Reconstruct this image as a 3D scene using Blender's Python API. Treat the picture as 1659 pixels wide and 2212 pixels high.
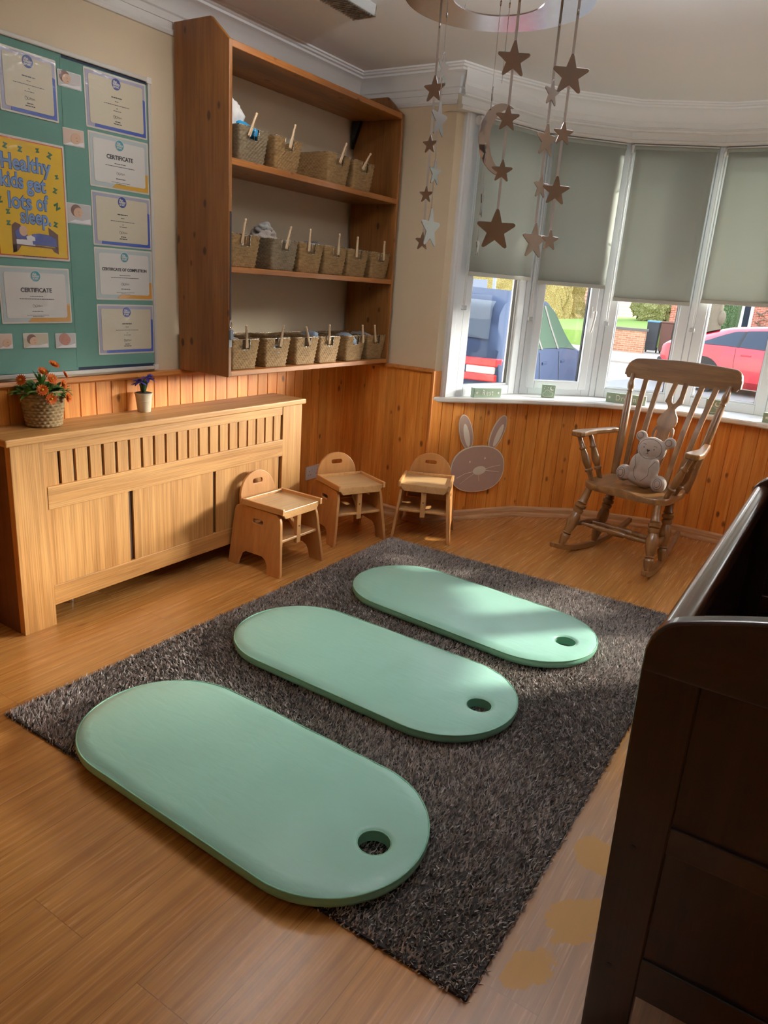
import bpy, bmesh, math, random
import numpy as np
from mathutils import Vector, Matrix, noise
from mathutils.bvhtree import BVHTree
for o in list(bpy.data.objects): bpy.data.objects.remove(o)
scene = bpy.context.scene
COL = scene.collection
PI = math.pi
R = math.radians
rnd = random.Random(7)

# ------------------------------------------------------------------ camera
cam = bpy.data.cameras.new('camera'); camo = bpy.data.objects.new('camera', cam); COL.objects.link(camo)
a, b, r = 0.55546435, 0.30230201, 0.07033772
fwd = Vector((-math.sin(a)*math.cos(b), math.cos(a)*math.cos(b), -math.sin(b)))
rgt = Vector((math.cos(a), math.sin(a), 0)); up = rgt.cross(fwd)
r2 = math.cos(r)*rgt + math.sin(r)*up; u2 = -math.sin(r)*rgt + math.cos(r)*up
M = Matrix((r2, u2, -fwd)).transposed().to_4x4(); M.translation = (2.97, 0, 1.52)
camo.matrix_world = M
cam.sensor_fit = 'VERTICAL'; cam.sensor_height = 36.0; cam.lens = 1566.61*36.0/2212
cam.clip_start = 0.05; cam.clip_end = 300
scene.camera = camo

# ------------------------------------------------------------------ light
SUN_E, SKY_E, DAY_FILL_E, LAMP_NEAR, FILL_REAR, FILL_UP, EXPO = 7.2, 3.4, 370.0, 6.0, 2.0, 270.0, 0.36
sv = scene.view_settings
sv.view_transform = 'Standard'; sv.look = 'None'; sv.exposure = EXPO; sv.gamma = 1.0; sv.use_curve_mapping = False
sun = bpy.data.lights.new('sun', 'SUN'); sun.energy = SUN_E; sun.angle = R(2.0); sun.color = (1.0, 0.90, 0.76)
suno = bpy.data.objects.new('sun', sun); COL.objects.link(suno)
az, el = R(50), R(28)
sd = Vector((math.cos(az)*math.cos(el), math.sin(az)*math.cos(el), math.sin(el)))
suno.rotation_euler = sd.to_track_quat('Z', 'Y').to_euler()
world = bpy.data.worlds.new('world'); scene.world = world; world.use_nodes = True
wn = world.node_tree; wn.nodes.clear()
wo = wn.nodes.new('ShaderNodeOutputWorld'); wb = wn.nodes.new('ShaderNodeBackground')
wc = wn.nodes.new('ShaderNodeTexCoord'); wsx = wn.nodes.new('ShaderNodeSeparateXYZ'); wr = wn.nodes.new('ShaderNodeValToRGB')
wn.links.new(wc.outputs['Generated'], wsx.inputs[0]); wn.links.new(wsx.outputs[2], wr.inputs[0])
wr.color_ramp.elements[0].position = 0.0; wr.color_ramp.elements[0].color = (1.0, 0.97, 0.93, 1)
wr.color_ramp.elements[1].position = 0.8; wr.color_ramp.elements[1].color = (0.70, 0.82, 1.0, 1)
wn.links.new(wr.outputs[0], wb.inputs[0]); wb.inputs[1].default_value = SKY_E; wn.links.new(wb.outputs[0], wo.inputs[0])
def area(name, loc, size, energy, color=(1, .96, .9), rot=(0, 0, 0)):
    l = bpy.data.lights.new(name, 'AREA'); l.shape = 'RECTANGLE'; l.size, l.size_y = size; l.energy = energy; l.color = color
    o = bpy.data.objects.new(name, l); COL.objects.link(o); o.location = loc; o.rotation_euler = rot
    return o
# added area lamp standing in for bright low sky, from the sun's side
dd = Vector((math.cos(R(50))*math.cos(R(10)), math.sin(R(50))*math.cos(R(10)), math.sin(R(10))))
dl = area('daylight_fill', Vector((1.9, 4.6, 1.2))+dd*8.5, (5.0, 1.3), DAY_FILL_E, (1, .93, .82)); dl.data.spread = R(38); dl.rotation_euler = dd.to_track_quat('Z', 'Y').to_euler()
cy = scene.cycles
cy.max_bounces = 10; cy.diffuse_bounces = 6; cy.glossy_bounces = 4; cy.transparent_max_bounces = 12; cy.transmission_bounces = 6
cy.caustics_reflective = False; cy.caustics_refractive = False; cy.sample_clamp_indirect = 6
cy.use_denoising = True

# ------------------------------------------------------------------ material helpers
def C(h, k=1.0):
    h = h.lstrip('#'); v = [int(h[i:i+2], 16)/255 for i in (0, 2, 4)]
    return tuple((x/12.92 if x <= .04045 else ((x+.055)/1.055)**2.4)*k for x in v) + (1,)
class NT:
    def __init__(s, name):
        s.m = bpy.data.materials.new(name); s.m.use_nodes = True; s.t = s.m.node_tree; s.n = s.t.nodes; s.n.clear()
        s.out = s.add('ShaderNodeOutputMaterial')
    def add(s, typ, **kw):
        n = s.n.new(typ)
        for k, v in kw.items(): setattr(n, k, v)
        return n
    def link(s, a, b): s.t.links.new(a, b)
    def put(s, node, key, v):
        i = node.inputs[key]
        if hasattr(v, 'node'): s.link(v, i)
        else: i.default_value = v
    def math(s, op, a, b=0.0, c=0.0):
        n = s.add('ShaderNodeMath', operation=op); s.put(n, 0, a); s.put(n, 1, b)
        if op in ('MULTIPLY_ADD',): s.put(n, 2, c)
        return n.outputs[0]
    def mix(s, f, a, b, mode='MIX'):
        n = s.add('ShaderNodeMix', data_type='RGBA', blend_type=mode); s.put(n, 0, f); s.put(n, 6, a); s.put(n, 7, b)
        return n.outputs[2]
    def ramp(s, v, stops, interp='LINEAR'):
        n = s.add('ShaderNodeValToRGB'); s.link(v, n.inputs[0]); e = n.color_ramp.elements; n.color_ramp.interpolation = interp
        while len(e) < len(stops): e.new(0.5)
        for i, (p, c) in enumerate(stops): e[i].position = p; e[i].color = c if len(c) == 4 else tuple(c)+(1,)
        return n.outputs[0]
    def coord(s, kind='Object', scale=(1, 1, 1), loc=(0, 0, 0)):
        t = s.add('ShaderNodeTexCoord'); m = s.add('ShaderNodeMapping'); s.link(t.outputs[kind], m.inputs[0])
        m.inputs['Scale'].default_value = scale; m.inputs['Location'].default_value = loc
        return m.outputs[0]
    def noise(s, vec, scale=5, detail=3, rough=.5, dist=0.0, out=0):
        n = s.add('ShaderNodeTexNoise'); s.put(n, 'Vector', vec); n.inputs['Scale'].default_value = scale; n.inputs['Detail'].default_value = detail
        n.inputs['Roughness'].default_value = rough; n.inputs['Distortion'].default_value = dist
        return n.outputs[out]
    def voro(s, vec, scale=5, rand=1.0, out=0):
        n = s.add('ShaderNodeTexVoronoi'); s.put(n, 'Vector', vec); n.inputs['Scale'].default_value = scale; n.inputs['Randomness'].default_value = rand
        return n.outputs[out]
    def bump(s, h, strength=.2, dist=.01):
        n = s.add('ShaderNodeBump'); n.inputs['Strength'].default_value = strength; n.inputs['Distance'].default_value = dist; s.link(h, n.inputs['Height'])
        return n.outputs[0]
    def bsdf(s, color, rough=.5, normal=None, **kw):
        p = s.add('ShaderNodeBsdfPrincipled'); s.put(p, 'Base Color', color); s.put(p, 'Roughness', rough)
        if normal is not None: s.link(normal, p.inputs['Normal'])
        for k, v in kw.items(): s.put(p, k.replace('_', ' '), v)
        s.link(p.outputs[0], s.out.inputs[0]); return p
def flat(name, col, rough=.5, var=.06, vs=30, bump=0.0, bs=200, **kw):
    t = NT(name); col = C(col) if isinstance(col, str) else col
    n = t.noise(t.coord(), vs, 3)
    dark = tuple(x*(1-var*2) for x in col[:3])+(1,)
    c = t.mix(n, dark, col)
    nm = t.bump(t.noise(t.coord(), bs, 3), bump, .004) if bump else None
    t.bsdf(c, rough, nm, **kw); return t.m
def wood(name, c_dark, c_light, axis=2, rough=.4, across=22, knots=0.0, streak=.35, knot_col='#3a1608', coat=0.0, bumps=.04, knot_scale=5.0):
    t = NT(name)
    def sc(al, ac): return tuple(al if i == axis else ac for i in range(3))
    n1 = t.noise(t.coord('Object', sc(1.2, across)), 1.0, 4, .55, .6)
    n2 = t.noise(t.coord('Object', sc(3.0, across*9)), 1.0, 2, .6)
    base = t.ramp(n1, [(.3, C(c_dark)), (.7, C(c_light))])
    st = t.ramp(n2, [(.35, (1-streak,)*3), (.6, (1, 1, 1))])
    col = t.mix(1.0, base, st, 'MULTIPLY')
    if knots:
        wob = t.noise(t.coord('Object'), 14, 2)
        v = t.add('ShaderNodeTexVoronoi'); v.inputs['Scale'].default_value = 1.0; v.inputs['Randomness'].default_value = 1.0
        mp = t.coord('Object', sc(knot_scale*.55, knot_scale)); t.link(mp, v.inputs['Vector'])
        d = t.math('MULTIPLY_ADD', wob, .06, v.outputs['Distance'])
        k = t.ramp(d, [(.0, (1, 1, 1)), (.06+.16*knots, (.9, .9, .9)), (.09+.22*knots, (0, 0, 0))])
        col = t.mix(t.math('MULTIPLY', k, .85), col, C(knot_col))
    nm = t.bump(n2, bumps, .003)
    kw = {'Coat_Weight': coat, 'Coat_Roughness': .15} if coat else {}
    t.bsdf(col, rough, nm, **kw); return t.m
def metal(name, col, rough=.2):
    t = NT(name); n = t.noise(t.coord(), 40, 2)
    t.bsdf(C(col), t.math('MULTIPLY_ADD', n, .1, rough-.03), None, Metallic=1.0); return t.m

MAT = {}
def _mats():
    m = MAT
    m['plaster'] = flat('cream_plaster', '#dccbb0', .85, .03, 6, .08, 120)
    m['ceiling'] = flat('ceiling_paint', '#ecebea', .9, .02, 3)
    m['white_trim'] = flat('white_gloss_trim', '#e6e5e3', .45, .03, 8)
    m['upvc'] = flat('upvc', '#e3e8ee', .25, .015, 5)
    m['pine'] = wood('orange_pine', '#87400f', '#a9591b', 2, .38, 16, .22, .28)
    m['pine_y'] = wood('orange_pine_along', '#b0682a', '#d08a48', 1, .4, 16, .22, .28)
    m['pine_x'] = wood('orange_pine_across', '#8a4512', '#ad6527', 0, .4, 16, .22, .28)
    m['oak_z'] = wood('oak_foil_upright', '#ad773b', '#cf9a5c', 2, .45, 30, 0, .32)
    m['oak_y'] = wood('oak_foil_level', '#ad773b', '#cf9a5c', 1, .45, 30, 0, .32)
    m['oak_dark'] = flat('oak_dark_gap', '#4a2e17', .6)
    m['beech'] = wood('beech_ply', '#bd824a', '#d09a62', 2, .35, 10, .05, .12, '#7d4a22')
    m['beech_x'] = wood('beech_ply_flat', '#c9915a', '#daab74', 0, .3, 10, 0, .12)
    m['rocker'] = wood('rocker_wood', '#684325', '#8f653a', 2, .32, 14, 0, .2, coat=.2)
    m['rocker_x'] = wood('rocker_wood_flat', '#704a28', '#9a6e40', 0, .3, 14, 0, .2, coat=.3)
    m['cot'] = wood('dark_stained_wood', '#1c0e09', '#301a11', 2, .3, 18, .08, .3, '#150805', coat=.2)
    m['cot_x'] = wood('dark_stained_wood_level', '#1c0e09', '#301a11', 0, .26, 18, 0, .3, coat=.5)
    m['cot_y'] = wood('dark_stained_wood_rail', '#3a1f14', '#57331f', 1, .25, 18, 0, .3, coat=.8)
    m['black'] = flat('black_plastic', '#151518', .5)
    m['dark'] = flat('dark_void', '#1c1511', .8)
    m['paper'] = flat('paper_white', '#d9d4cb', .5, .02, 20)
    m['white'] = flat('white_plastic', '#dedbd8', .35, .02)
    m['steel'] = metal('mirror_steel', '#d6d6de', .16)
    m['wire'] = metal('wire_steel', '#c9c6c0', .25)
    m['chrome'] = metal('chrome', '#d8d8dc', .12)
    t = NT('white_ribbon'); p = t.bsdf(t.mix(t.noise(t.coord(), 30, 2), C('#dcd8d6'), C('#e8e5e3')), .6); tl = t.add('ShaderNodeBsdfTranslucent'); tl.inputs[0].default_value = C('#e8e5e3')
    mx = t.add('ShaderNodeMixShader'); mx.inputs[0].default_value = .55; t.link(p.outputs[0], mx.inputs[1]); t.link(tl.outputs[0], mx.inputs[2]); t.link(mx.outputs[0], t.out.inputs[0]); m['ribbon'] = t.m
    m['beige_cloth'] = flat('grey_pink_knit', '#a59a92', .95, .1, 60, .5, 160)
    m['white_cloth'] = flat('white_cloth', '#dcdad8', .9, .05, 40, .2, 60)
    m['blue_cloth'] = flat('blue_cloth', '#2391c8', .9, .08, 40, .2, 60)
    m['grey_cloth'] = flat('grey_cloth', '#9a9694', .95, .1, 50, .4, 120)
    m['paleblue_cloth'] = flat('pale_blue_cloth', '#a9bdd4', .9, .06, 50, .3, 90)
    m['peg'] = wood('peg_wood', '#c9ab86', '#ddc3a2', 2, .55, 60, 0, .1)
    m['ink'] = flat('ink', '#241f22', .6, 0)
    m['green_sign'] = flat('sage_green_paint', '#93a892', .55, .04, 30)
    m['sign_white'] = flat('white_paint_mark', '#eef0ea', .6, 0)
    m['rubber'] = flat('tyre_rubber', '#1a1a1c', .8)
_mats()

# ------------------------------------------------------------------ mesh helpers
class MB:
    def __init__(s): s.v = []; s.f = []
    def add(s, vs, fs):
        o = len(s.v); s.v += [tuple(x) for x in vs]; s.f += [tuple(i+o for i in f) for f in fs]; return s
    def box(s, lo, hi, mat=None):
        x0, y0, z0 = lo; x1, y1, z1 = hi
        vs = [(x0, y0, z0), (x1, y0, z0), (x1, y1, z0), (x0, y1, z0), (x0, y0, z1), (x1, y0, z1), (x1, y1, z1), (x0, y1, z1)]
        if mat is not None: vs = [mat @ Vector(q) for q in vs]
        return s.add(vs, [(0, 3, 2, 1), (4, 5, 6, 7), (0, 1, 5, 4), (1, 2, 6, 5), (2, 3, 7, 6), (3, 0, 4, 7)])
    def prism(s, poly, t0, t1, fn=None):
        """poly: 2D outline, extruded from t0 to t1 along the third axis; fn maps (u, v, t) to 3D"""
        fn = fn or (lambda u, v, t: (u, v, t)); n = len(poly)
        vs = [fn(u, v, t0) for u, v in poly] + [fn(u, v, t1) for u, v in poly]
        return s.add(vs, [tuple(range(n))[::-1], tuple(range(n, 2*n))] + [(i, (i+1) % n, n+(i+1) % n, n+i) for i in range(n)])
    def tube(s, pts, rad, k=8, closed=False, flat=1.0):
        pts = [Vector(p) for p in pts]; n = len(pts); rings = []
        up0 = None
        for i, p in enumerate(pts):
            d = (pts[(i+1) % n]-pts[i-1]) if closed else (pts[min(i+1, n-1)]-pts[max(i-1, 0)])
            d.normalize()
            if up0 is None:
                up0 = Vector((0, 0, 1)) if abs(d.z) < .9 else Vector((1, 0, 0))
            s1 = d.cross(up0); s1.normalize(); s2 = s1.cross(d); up0 = s2
            rr = rad[i] if isinstance(rad, (list, tuple)) else rad
            rings.append([p + s1*(math.cos(2*PI*j/k)*rr) + s2*(math.sin(2*PI*j/k)*rr*flat) for j in range(k)])
        vs = [q for g in rings for q in g]; fs = []
        m = n if closed else n-1
        for i in range(m):
            for j in range(k):
                a0 = i*k+j; b0 = i*k+(j+1) % k; c0 = ((i+1) % n)*k+(j+1) % k; d0 = ((i+1) % n)*k+j
                fs.append((a0, b0, c0, d0))
        if not closed: fs += [tuple(range(k))[::-1], tuple((n-1)*k+j for j in range(k))]
        return s.add(vs, fs)
    def lathe(s, p0, p1, prof, k=16):
        p0, p1 = Vector(p0), Vector(p1)
        return s.tube([p0.lerp(p1, t) for t, _ in prof], [q for _, q in prof], k)
    def ball(s, c, rad, k=12, rz=None, m=None):
        rx, ry, rz_ = (rad if isinstance(rad, (tuple, list)) else (rad, rad, rad)); n = k//2
        vs = [(c[0], c[1], c[2]+rz_)]
        for i in range(1, n):
            th = PI*i/n
            for j in range(k): vs.append((c[0]+rx*math.sin(th)*math.cos(2*PI*j/k), c[1]+ry*math.sin(th)*math.sin(2*PI*j/k), c[2]+rz_*math.cos(th)))
        vs.append((c[0], c[1], c[2]-rz_)); fs = [(0, 1+j, 1+(j+1) % k) for j in range(k)]
        for i in range(n-2):
            for j in range(k): fs.append((1+i*k+j, 1+(i+1)*k+j, 1+(i+1)*k+(j+1) % k, 1+i*k+(j+1) % k))
        L = len(vs)-1; fs += [(L, 1+(n-2)*k+(j+1) % k, 1+(n-2)*k+j) for j in range(k)]
        if m is not None: vs = [m @ Vector(q) for q in vs]
        return s.add(vs, fs)
    def build(s, name, mat, parent=None, smooth=False, bevel=0.0, seg=2, loc=None, rot=None, matrix=None, fix=True, auto=None):
        me = bpy.data.meshes.new(name); me.from_pydata(s.v, [], s.f); me.validate()
        if fix:
            bm = bmesh.new(); bm.from_mesh(me); bmesh.ops.recalc_face_normals(bm, faces=bm.faces); bm.to_mesh(me); bm.free()
        return link(name, me, mat, parent, smooth, bevel, seg, loc, rot, matrix, auto)
def link(name, me, mat, parent=None, smooth=False, bevel=0.0, seg=2, loc=None, rot=None, matrix=None, auto=None):
    o = bpy.data.objects.new(name, me); COL.objects.link(o)
    if mat is not None and not me.materials: me.materials.append(MAT[mat] if isinstance(mat, str) else mat)
    if parent is not None: o.parent = parent
    if loc is not None: o.location = loc
    if rot is not None: o.rotation_euler = rot
    if matrix is not None: o.matrix_local = matrix
    if smooth: me.polygons.foreach_set('use_smooth', [True]*len(me.polygons))
    if auto: me.set_sharp_from_angle(angle=R(auto))
    if bevel:
        md = o.modifiers.new('bevel', 'BEVEL'); md.width = bevel; md.segments = seg; md.limit_method = 'ANGLE'; md.angle_limit = R(40)
    return o
def tag(o, label=None, cat=None, group=None, kind=None):
    if label: o['label'] = label
    if cat: o['category'] = cat
    if group: o['group'] = group
    if kind: o['kind'] = kind
    return o
def thing(name, label, cat, loc=(0, 0, 0), rz=0.0, group=None, matrix=None):
    o = bpy.data.objects.new(name, None); COL.objects.link(o); o.empty_display_size = .05
    if matrix is not None: o.matrix_world = matrix
    else: o.location = loc; o.rotation_euler = (0, 0, rz)
    return tag(o, label, cat, group)
def struct(o): o['kind'] = 'structure'; return o
def copy_tree(o, parent=None):
    c = o.copy(); COL.objects.link(c)
    if parent is not None: c.parent = parent
    for ch in o.children: copy_tree(ch, c)
    return c
def rrect(w, h, rad, n=5, cx=0, cy=0):
    pts = []
    for (sx, sy, a0) in ((1, 1, 0), (-1, 1, 90), (-1, -1, 180), (1, -1, 270)):
        for i in range(n+1):
            t = R(a0+90*i/n); pts.append((cx+sx*(w/2-rad)+rad*math.cos(t), cy+sy*(h/2-rad)+rad*math.sin(t)))
    return pts
def ellipse(rx, ry, n=32, cx=0, cy=0, rot=0): return [(cx+rx*math.cos(2*PI*i/n)*math.cos(rot)-ry*math.sin(2*PI*i/n)*math.sin(rot), cy+rx*math.cos(2*PI*i/n)*math.sin(rot)+ry*math.sin(2*PI*i/n)*math.cos(rot)) for i in range(n)]
def with_hole(mb, outer, hole, t0, t1, fn):
    """plate with a hole: both outlines get sampled by angle around the hole's centre"""
    bm = bmesh.new(); V = {}
    for ti, t in ((0, t0), (1, t1)):
        for nm, pl in (('o', outer), ('h', hole)): V[ti, nm] = [bm.verts.new(fn(u, v, t)) for u, v in pl]
    for ti in (0, 1):
        es = []
        for nm in 'oh':
            L = V[ti, nm]
            for i in range(len(L)): es.append(bm.edges.new((L[i], L[(i+1) % len(L)])))
        bmesh.ops.triangle_fill(bm, edges=es, use_beauty=True, use_dissolve=False)
    for nm in 'oh':
        A, B = V[0, nm], V[1, nm]
        for i in range(len(A)): bm.faces.new((A[i], A[(i+1) % len(A)], B[(i+1) % len(A)], B[i]))
    bmesh.ops.recalc_face_normals(bm, faces=bm.faces)
    bm.verts.index_update()
    mb.add([tuple(v.co) for v in bm.verts], [tuple(v.index for v in f.verts) for f in bm.faces]); bm.free(); return mb
def text(name, s, size, mat, parent, matrix, align='CENTER', extrude=.0004, offset=0.0, squash=1.0, spacing=1.0, shear=0.0):
    cu = bpy.data.curves.new(name, 'FONT'); cu.body = s; cu.size = size; cu.align_x = align; cu.align_y = 'CENTER'; cu.extrude = extrude; cu.offset = offset; cu.space_character = spacing; cu.shear = shear
    cu.resolution_u = 3
    t = bpy.data.objects.new(name, cu); COL.objects.link(t); bpy.context.view_layer.update()
    me = bpy.data.meshes.new_from_object(t.evaluated_get(bpy.context.evaluated_depsgraph_get())); bpy.data.objects.remove(t)
    me.materials.clear()
    if squash != 1.0:
        for v in me.vertices: v.co.x *= squash
    return link(name, me, mat, parent, matrix=matrix)
def offset_poly(p, d):
    """offset an open 2D polyline to its right by d"""
    out = []
    for i in range(len(p)):
        ns = []
        for j in (i-1, i):
            if 0 <= j < len(p)-1:
                t = Vector((p[j+1][0]-p[j][0], p[j+1][1]-p[j][1])).normalized(); ns.append(Vector((t.y, -t.x)))
        n = sum(ns, Vector((0, 0))).normalized(); k = 1/max(.35, n.dot(ns[0]))
        out.append((p[i][0]+n.x*d*k, p[i][1]+n.y*d*k))
    return out
def sweep(poly, prof, mb=None):
    mb = mb or MB(); L = [[(*q, z) for q in offset_poly(poly, d)] for d, z in prof]; n = len(poly)
    vs = [q for l in L for q in l]
    fs = [(i*n+j, i*n+j+1, (i+1)*n+j+1, (i+1)*n+j) for i in range(len(prof)-1) for j in range(n-1)]
    return mb.add(vs, fs)

# ------------------------------------------------------------------ room plan
ZC = 2.735; XR = 4.48; YR = -2.2; YB = 4.14
mir = lambda L: L + [(XR-x, y) for x, y in L[::-1]]
WIN = mir([(.745, 4.22), (.965, 4.85), (1.385, 5.27), (1.94, 5.5)])
WSC = mir([(.708, 4.14), (1.10, 4.745), (1.47, 5.035), (1.95, 5.19)])
CORNER = (.708, YB)
ZSILL = .855; ZHEAD = 2.505; ZDADO = 1.03

def floor_mat():
    t = NT('oak_laminate')
    co = t.coord('Object'); sx = t.add('ShaderNodeSeparateXYZ'); t.link(co, sx.inputs[0])
    cmb = t.add('ShaderNodeCombineXYZ'); t.link(sx.outputs[1], cmb.inputs[0]); t.link(sx.outputs[0], cmb.inputs[1])
    br = t.add('ShaderNodeTexBrick'); t.link(cmb.outputs[0], br.inputs['Vector'])
    br.inputs['Scale'].default_value = 1.0; br.inputs['Brick Width'].default_value = 1.25; br.inputs['Row Height'].default_value = .192; br.inputs['Mortar Size'].default_value = .0012
    br.inputs['Mortar Smooth'].default_value = .3; br.inputs['Bias'].default_value = 0; br.offset = .37
    br.inputs['Color1'].default_value = (0, 0, 0, 1); br.inputs['Color2'].default_value = (1, 1, 1, 1); br.inputs['Mortar'].default_value = (.5, .5, .5, 1)
    plank = br.outputs['Color']
    # shift the grain from plank to plank
    vadd = t.add('ShaderNodeVectorMath', operation='MULTIPLY_ADD'); t.link(plank, vadd.inputs[0]); vadd.inputs[1].default_value = (7.3, 3.1, 5.0); t.link(co, vadd.inputs[2])
    def mp(scale):
        m = t.add('ShaderNodeMapping'); t.link(vadd.outputs[0], m.inputs[0]); m.inputs['Scale'].default_value = scale; return m.outputs[0]
    g1 = t.noise(mp((9, .9, 1)), 1.0, 3, .5, 1.2)
    w = t.add('ShaderNodeTexWave', wave_type='BANDS', bands_direction='X'); t.link(mp((5.0, .55, 1)), w.inputs[0]); w.inputs['Scale'].default_value = 1.5; w.inputs['Distortion'].default_value = 11.0; w.inputs['Detail'].default_value = 2.5; w.inputs['Detail Scale'].default_value = 1.1
    g2 = t.noise(mp((160, 5, 1)), 1.0, 2, .6)
    base = t.ramp(g1, [(.25, C('#ae7438')), (.75, C('#ca9150'))])
    base = t.mix(.22, base, t.ramp(w.outputs[1], [(.05, C('#8a5520')), (.5, C('#d89c50'))]))
    base = t.mix(1.0, base, t.ramp(g2, [(.35, (.8, .78, .76)), (.6, (1, 1, 1))]), 'MULTIPLY')
    base = t.mix(1.0, base, t.ramp(plank, [(0, (.86, .86, .86)), (1, (1.04, 1.04, 1.04))]), 'MULTIPLY')
    base = t.mix(t.math('MULTIPLY', br.outputs['Fac'], .55), base, C('#4a2b13'))
    # small dark knots
    v = t.voro(mp((5.5, 1.6, 1)), 1.0); k = t.ramp(t.math('MULTIPLY_ADD', t.noise(co, 40, 2), .03, v), [(.0, (1, 1, 1)), (.05, (.7, .7, .7)), (.09, (0, 0, 0))])
    base = t.mix(t.math('MULTIPLY', k, .7), base, C('#52301a'))
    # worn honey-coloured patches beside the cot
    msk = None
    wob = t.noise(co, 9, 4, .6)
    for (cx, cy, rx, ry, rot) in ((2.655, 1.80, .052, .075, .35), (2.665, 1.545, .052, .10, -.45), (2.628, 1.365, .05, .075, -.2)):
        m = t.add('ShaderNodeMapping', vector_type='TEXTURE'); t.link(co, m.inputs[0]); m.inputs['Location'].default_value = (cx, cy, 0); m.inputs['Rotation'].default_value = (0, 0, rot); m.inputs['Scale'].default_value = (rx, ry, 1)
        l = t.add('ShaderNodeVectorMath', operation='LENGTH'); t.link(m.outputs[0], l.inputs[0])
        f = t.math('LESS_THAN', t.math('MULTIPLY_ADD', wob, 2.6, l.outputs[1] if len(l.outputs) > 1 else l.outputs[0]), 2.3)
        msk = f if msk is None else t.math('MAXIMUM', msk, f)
    # greyish tint over the strip between rug and cot
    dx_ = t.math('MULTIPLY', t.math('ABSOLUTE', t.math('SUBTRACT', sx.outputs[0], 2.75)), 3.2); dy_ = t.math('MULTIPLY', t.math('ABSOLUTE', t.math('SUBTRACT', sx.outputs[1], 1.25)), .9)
    grey_tint = t.ramp(t.math('ADD', t.math('MAXIMUM', dx_, dy_), t.math('MULTIPLY_ADD', wob, .3, -.15)), [(.55, (1, 1, 1)), (.95, (0, 0, 0))])
    base = t.mix(t.math('MULTIPLY', grey_tint, .55), base, C('#b3a097'))
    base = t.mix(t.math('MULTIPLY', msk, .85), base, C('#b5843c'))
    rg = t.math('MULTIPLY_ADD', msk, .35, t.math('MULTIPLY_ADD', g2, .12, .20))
    t.bsdf(base, rg, t.bump(g2, .04, .002), Coat_Weight=.25, Coat_Roughness=.22); return t.m
def board_mat():
    t = NT('tongue_and_groove_pine')
    tc = t.add('ShaderNodeTexCoord'); sx = t.add('ShaderNodeSeparateXYZ'); t.link(tc.outputs['UV'], sx.inputs[0])
    idx = t.math('FLOOR', t.math('DIVIDE', sx.outputs[0], .085))
    wn_ = t.add('ShaderNodeTexWhiteNoise', noise_dimensions='1D'); t.link(idx, wn_.inputs['W'])
    cm = t.add('ShaderNodeCombineXYZ'); t.link(sx.outputs[0], cm.inputs[0]); t.link(t.math('MULTIPLY_ADD', wn_.outputs[0], 37.0, sx.outputs[1]), cm.inputs[1])
    def mp(scale):
        m = t.add('ShaderNodeMapping'); t.link(cm.outputs[0], m.inputs[0]); m.inputs['Scale'].default_value = scale; return m.outputs[0]
    g1 = t.noise(mp((28, 1.6, 1)), 1.0, 3, .55, .8); g2 = t.noise(mp((220, 5, 1)), 1.0, 2, .6)
    base = t.ramp(g1, [(.28, C('#d27c2c')), (.72, C('#eda551'))])
    base = t.mix(1.0, base, t.ramp(g2, [(.35, (.82, .78, .74)), (.6, (1, 1, 1))]), 'MULTIPLY')
    base = t.mix(1.0, base, t.ramp(wn_.outputs[0], [(0, (.84, .82, .8)), (1, (1.08, 1.08, 1.08))]), 'MULTIPLY')
    v = t.voro(mp((11, 6.0, 1)), 1.0); wob = t.noise(tc.outputs['UV'], 45, 2)
    k = t.ramp(t.math('MULTIPLY_ADD', wob, .08, v), [(.06, (1, 1, 1)), (.13, (.8, .8, .8)), (.2, (0, 0, 0))])
    base = t.mix(t.math('MULTIPLY', k, .9), base, C('#4d1c06'))
    t.bsdf(base, .36, t.bump(g2, .05, .002), Coat_Weight=.15, Coat_Roughness=.25); return t.m
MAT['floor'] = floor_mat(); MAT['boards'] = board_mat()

# floor, ceiling, walls
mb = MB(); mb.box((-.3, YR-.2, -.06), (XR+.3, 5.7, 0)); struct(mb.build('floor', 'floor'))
outline = [(-.15, YR-.15), (-.15, YB+.15), (CORNER[0], YB+.15)] + [(x, y+.12) for x, y in WIN] + [(XR-CORNER[0], YB+.15), (XR+.15, YB+.15), (XR+.15, YR-.15)]
struct(MB().prism(outline, ZC, ZC+.1).build('ceiling', 'ceiling'))
struct(MB().box((-.15, YR, 0), (0, YB+.15, ZC)).build('wall_left', 'plaster'))
struct(MB().box((0, YB, 0), (CORNER[0], YB+.15, ZC)).build('wall_back', 'plaster'))
struct(MB().box((XR, YR, 0), (XR+.15, YB+.15, ZC)).build('wall_right', 'plaster'))
struct(MB().box((XR-CORNER[0], YB, 0), (XR, YB+.15, ZC)).build('wall_back_right', 'plaster'))
struct(MB().box((-.15, YR-.15, 0), (XR+.15, YR, ZC)).build('wall_rear', 'plaster'))
# plastered reveals beside the first and last window
for nm, s in (('wall_reveal', 0), ('wall_reveal_right', 1)):
    pl = [CORNER, WIN[0], (.60, 4.32), (.60, YB+.15)]
    if s: pl = [(XR-x, y) for x, y in pl]
    struct(MB().prism(pl, 0, ZC).build(nm, 'plaster'))
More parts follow.
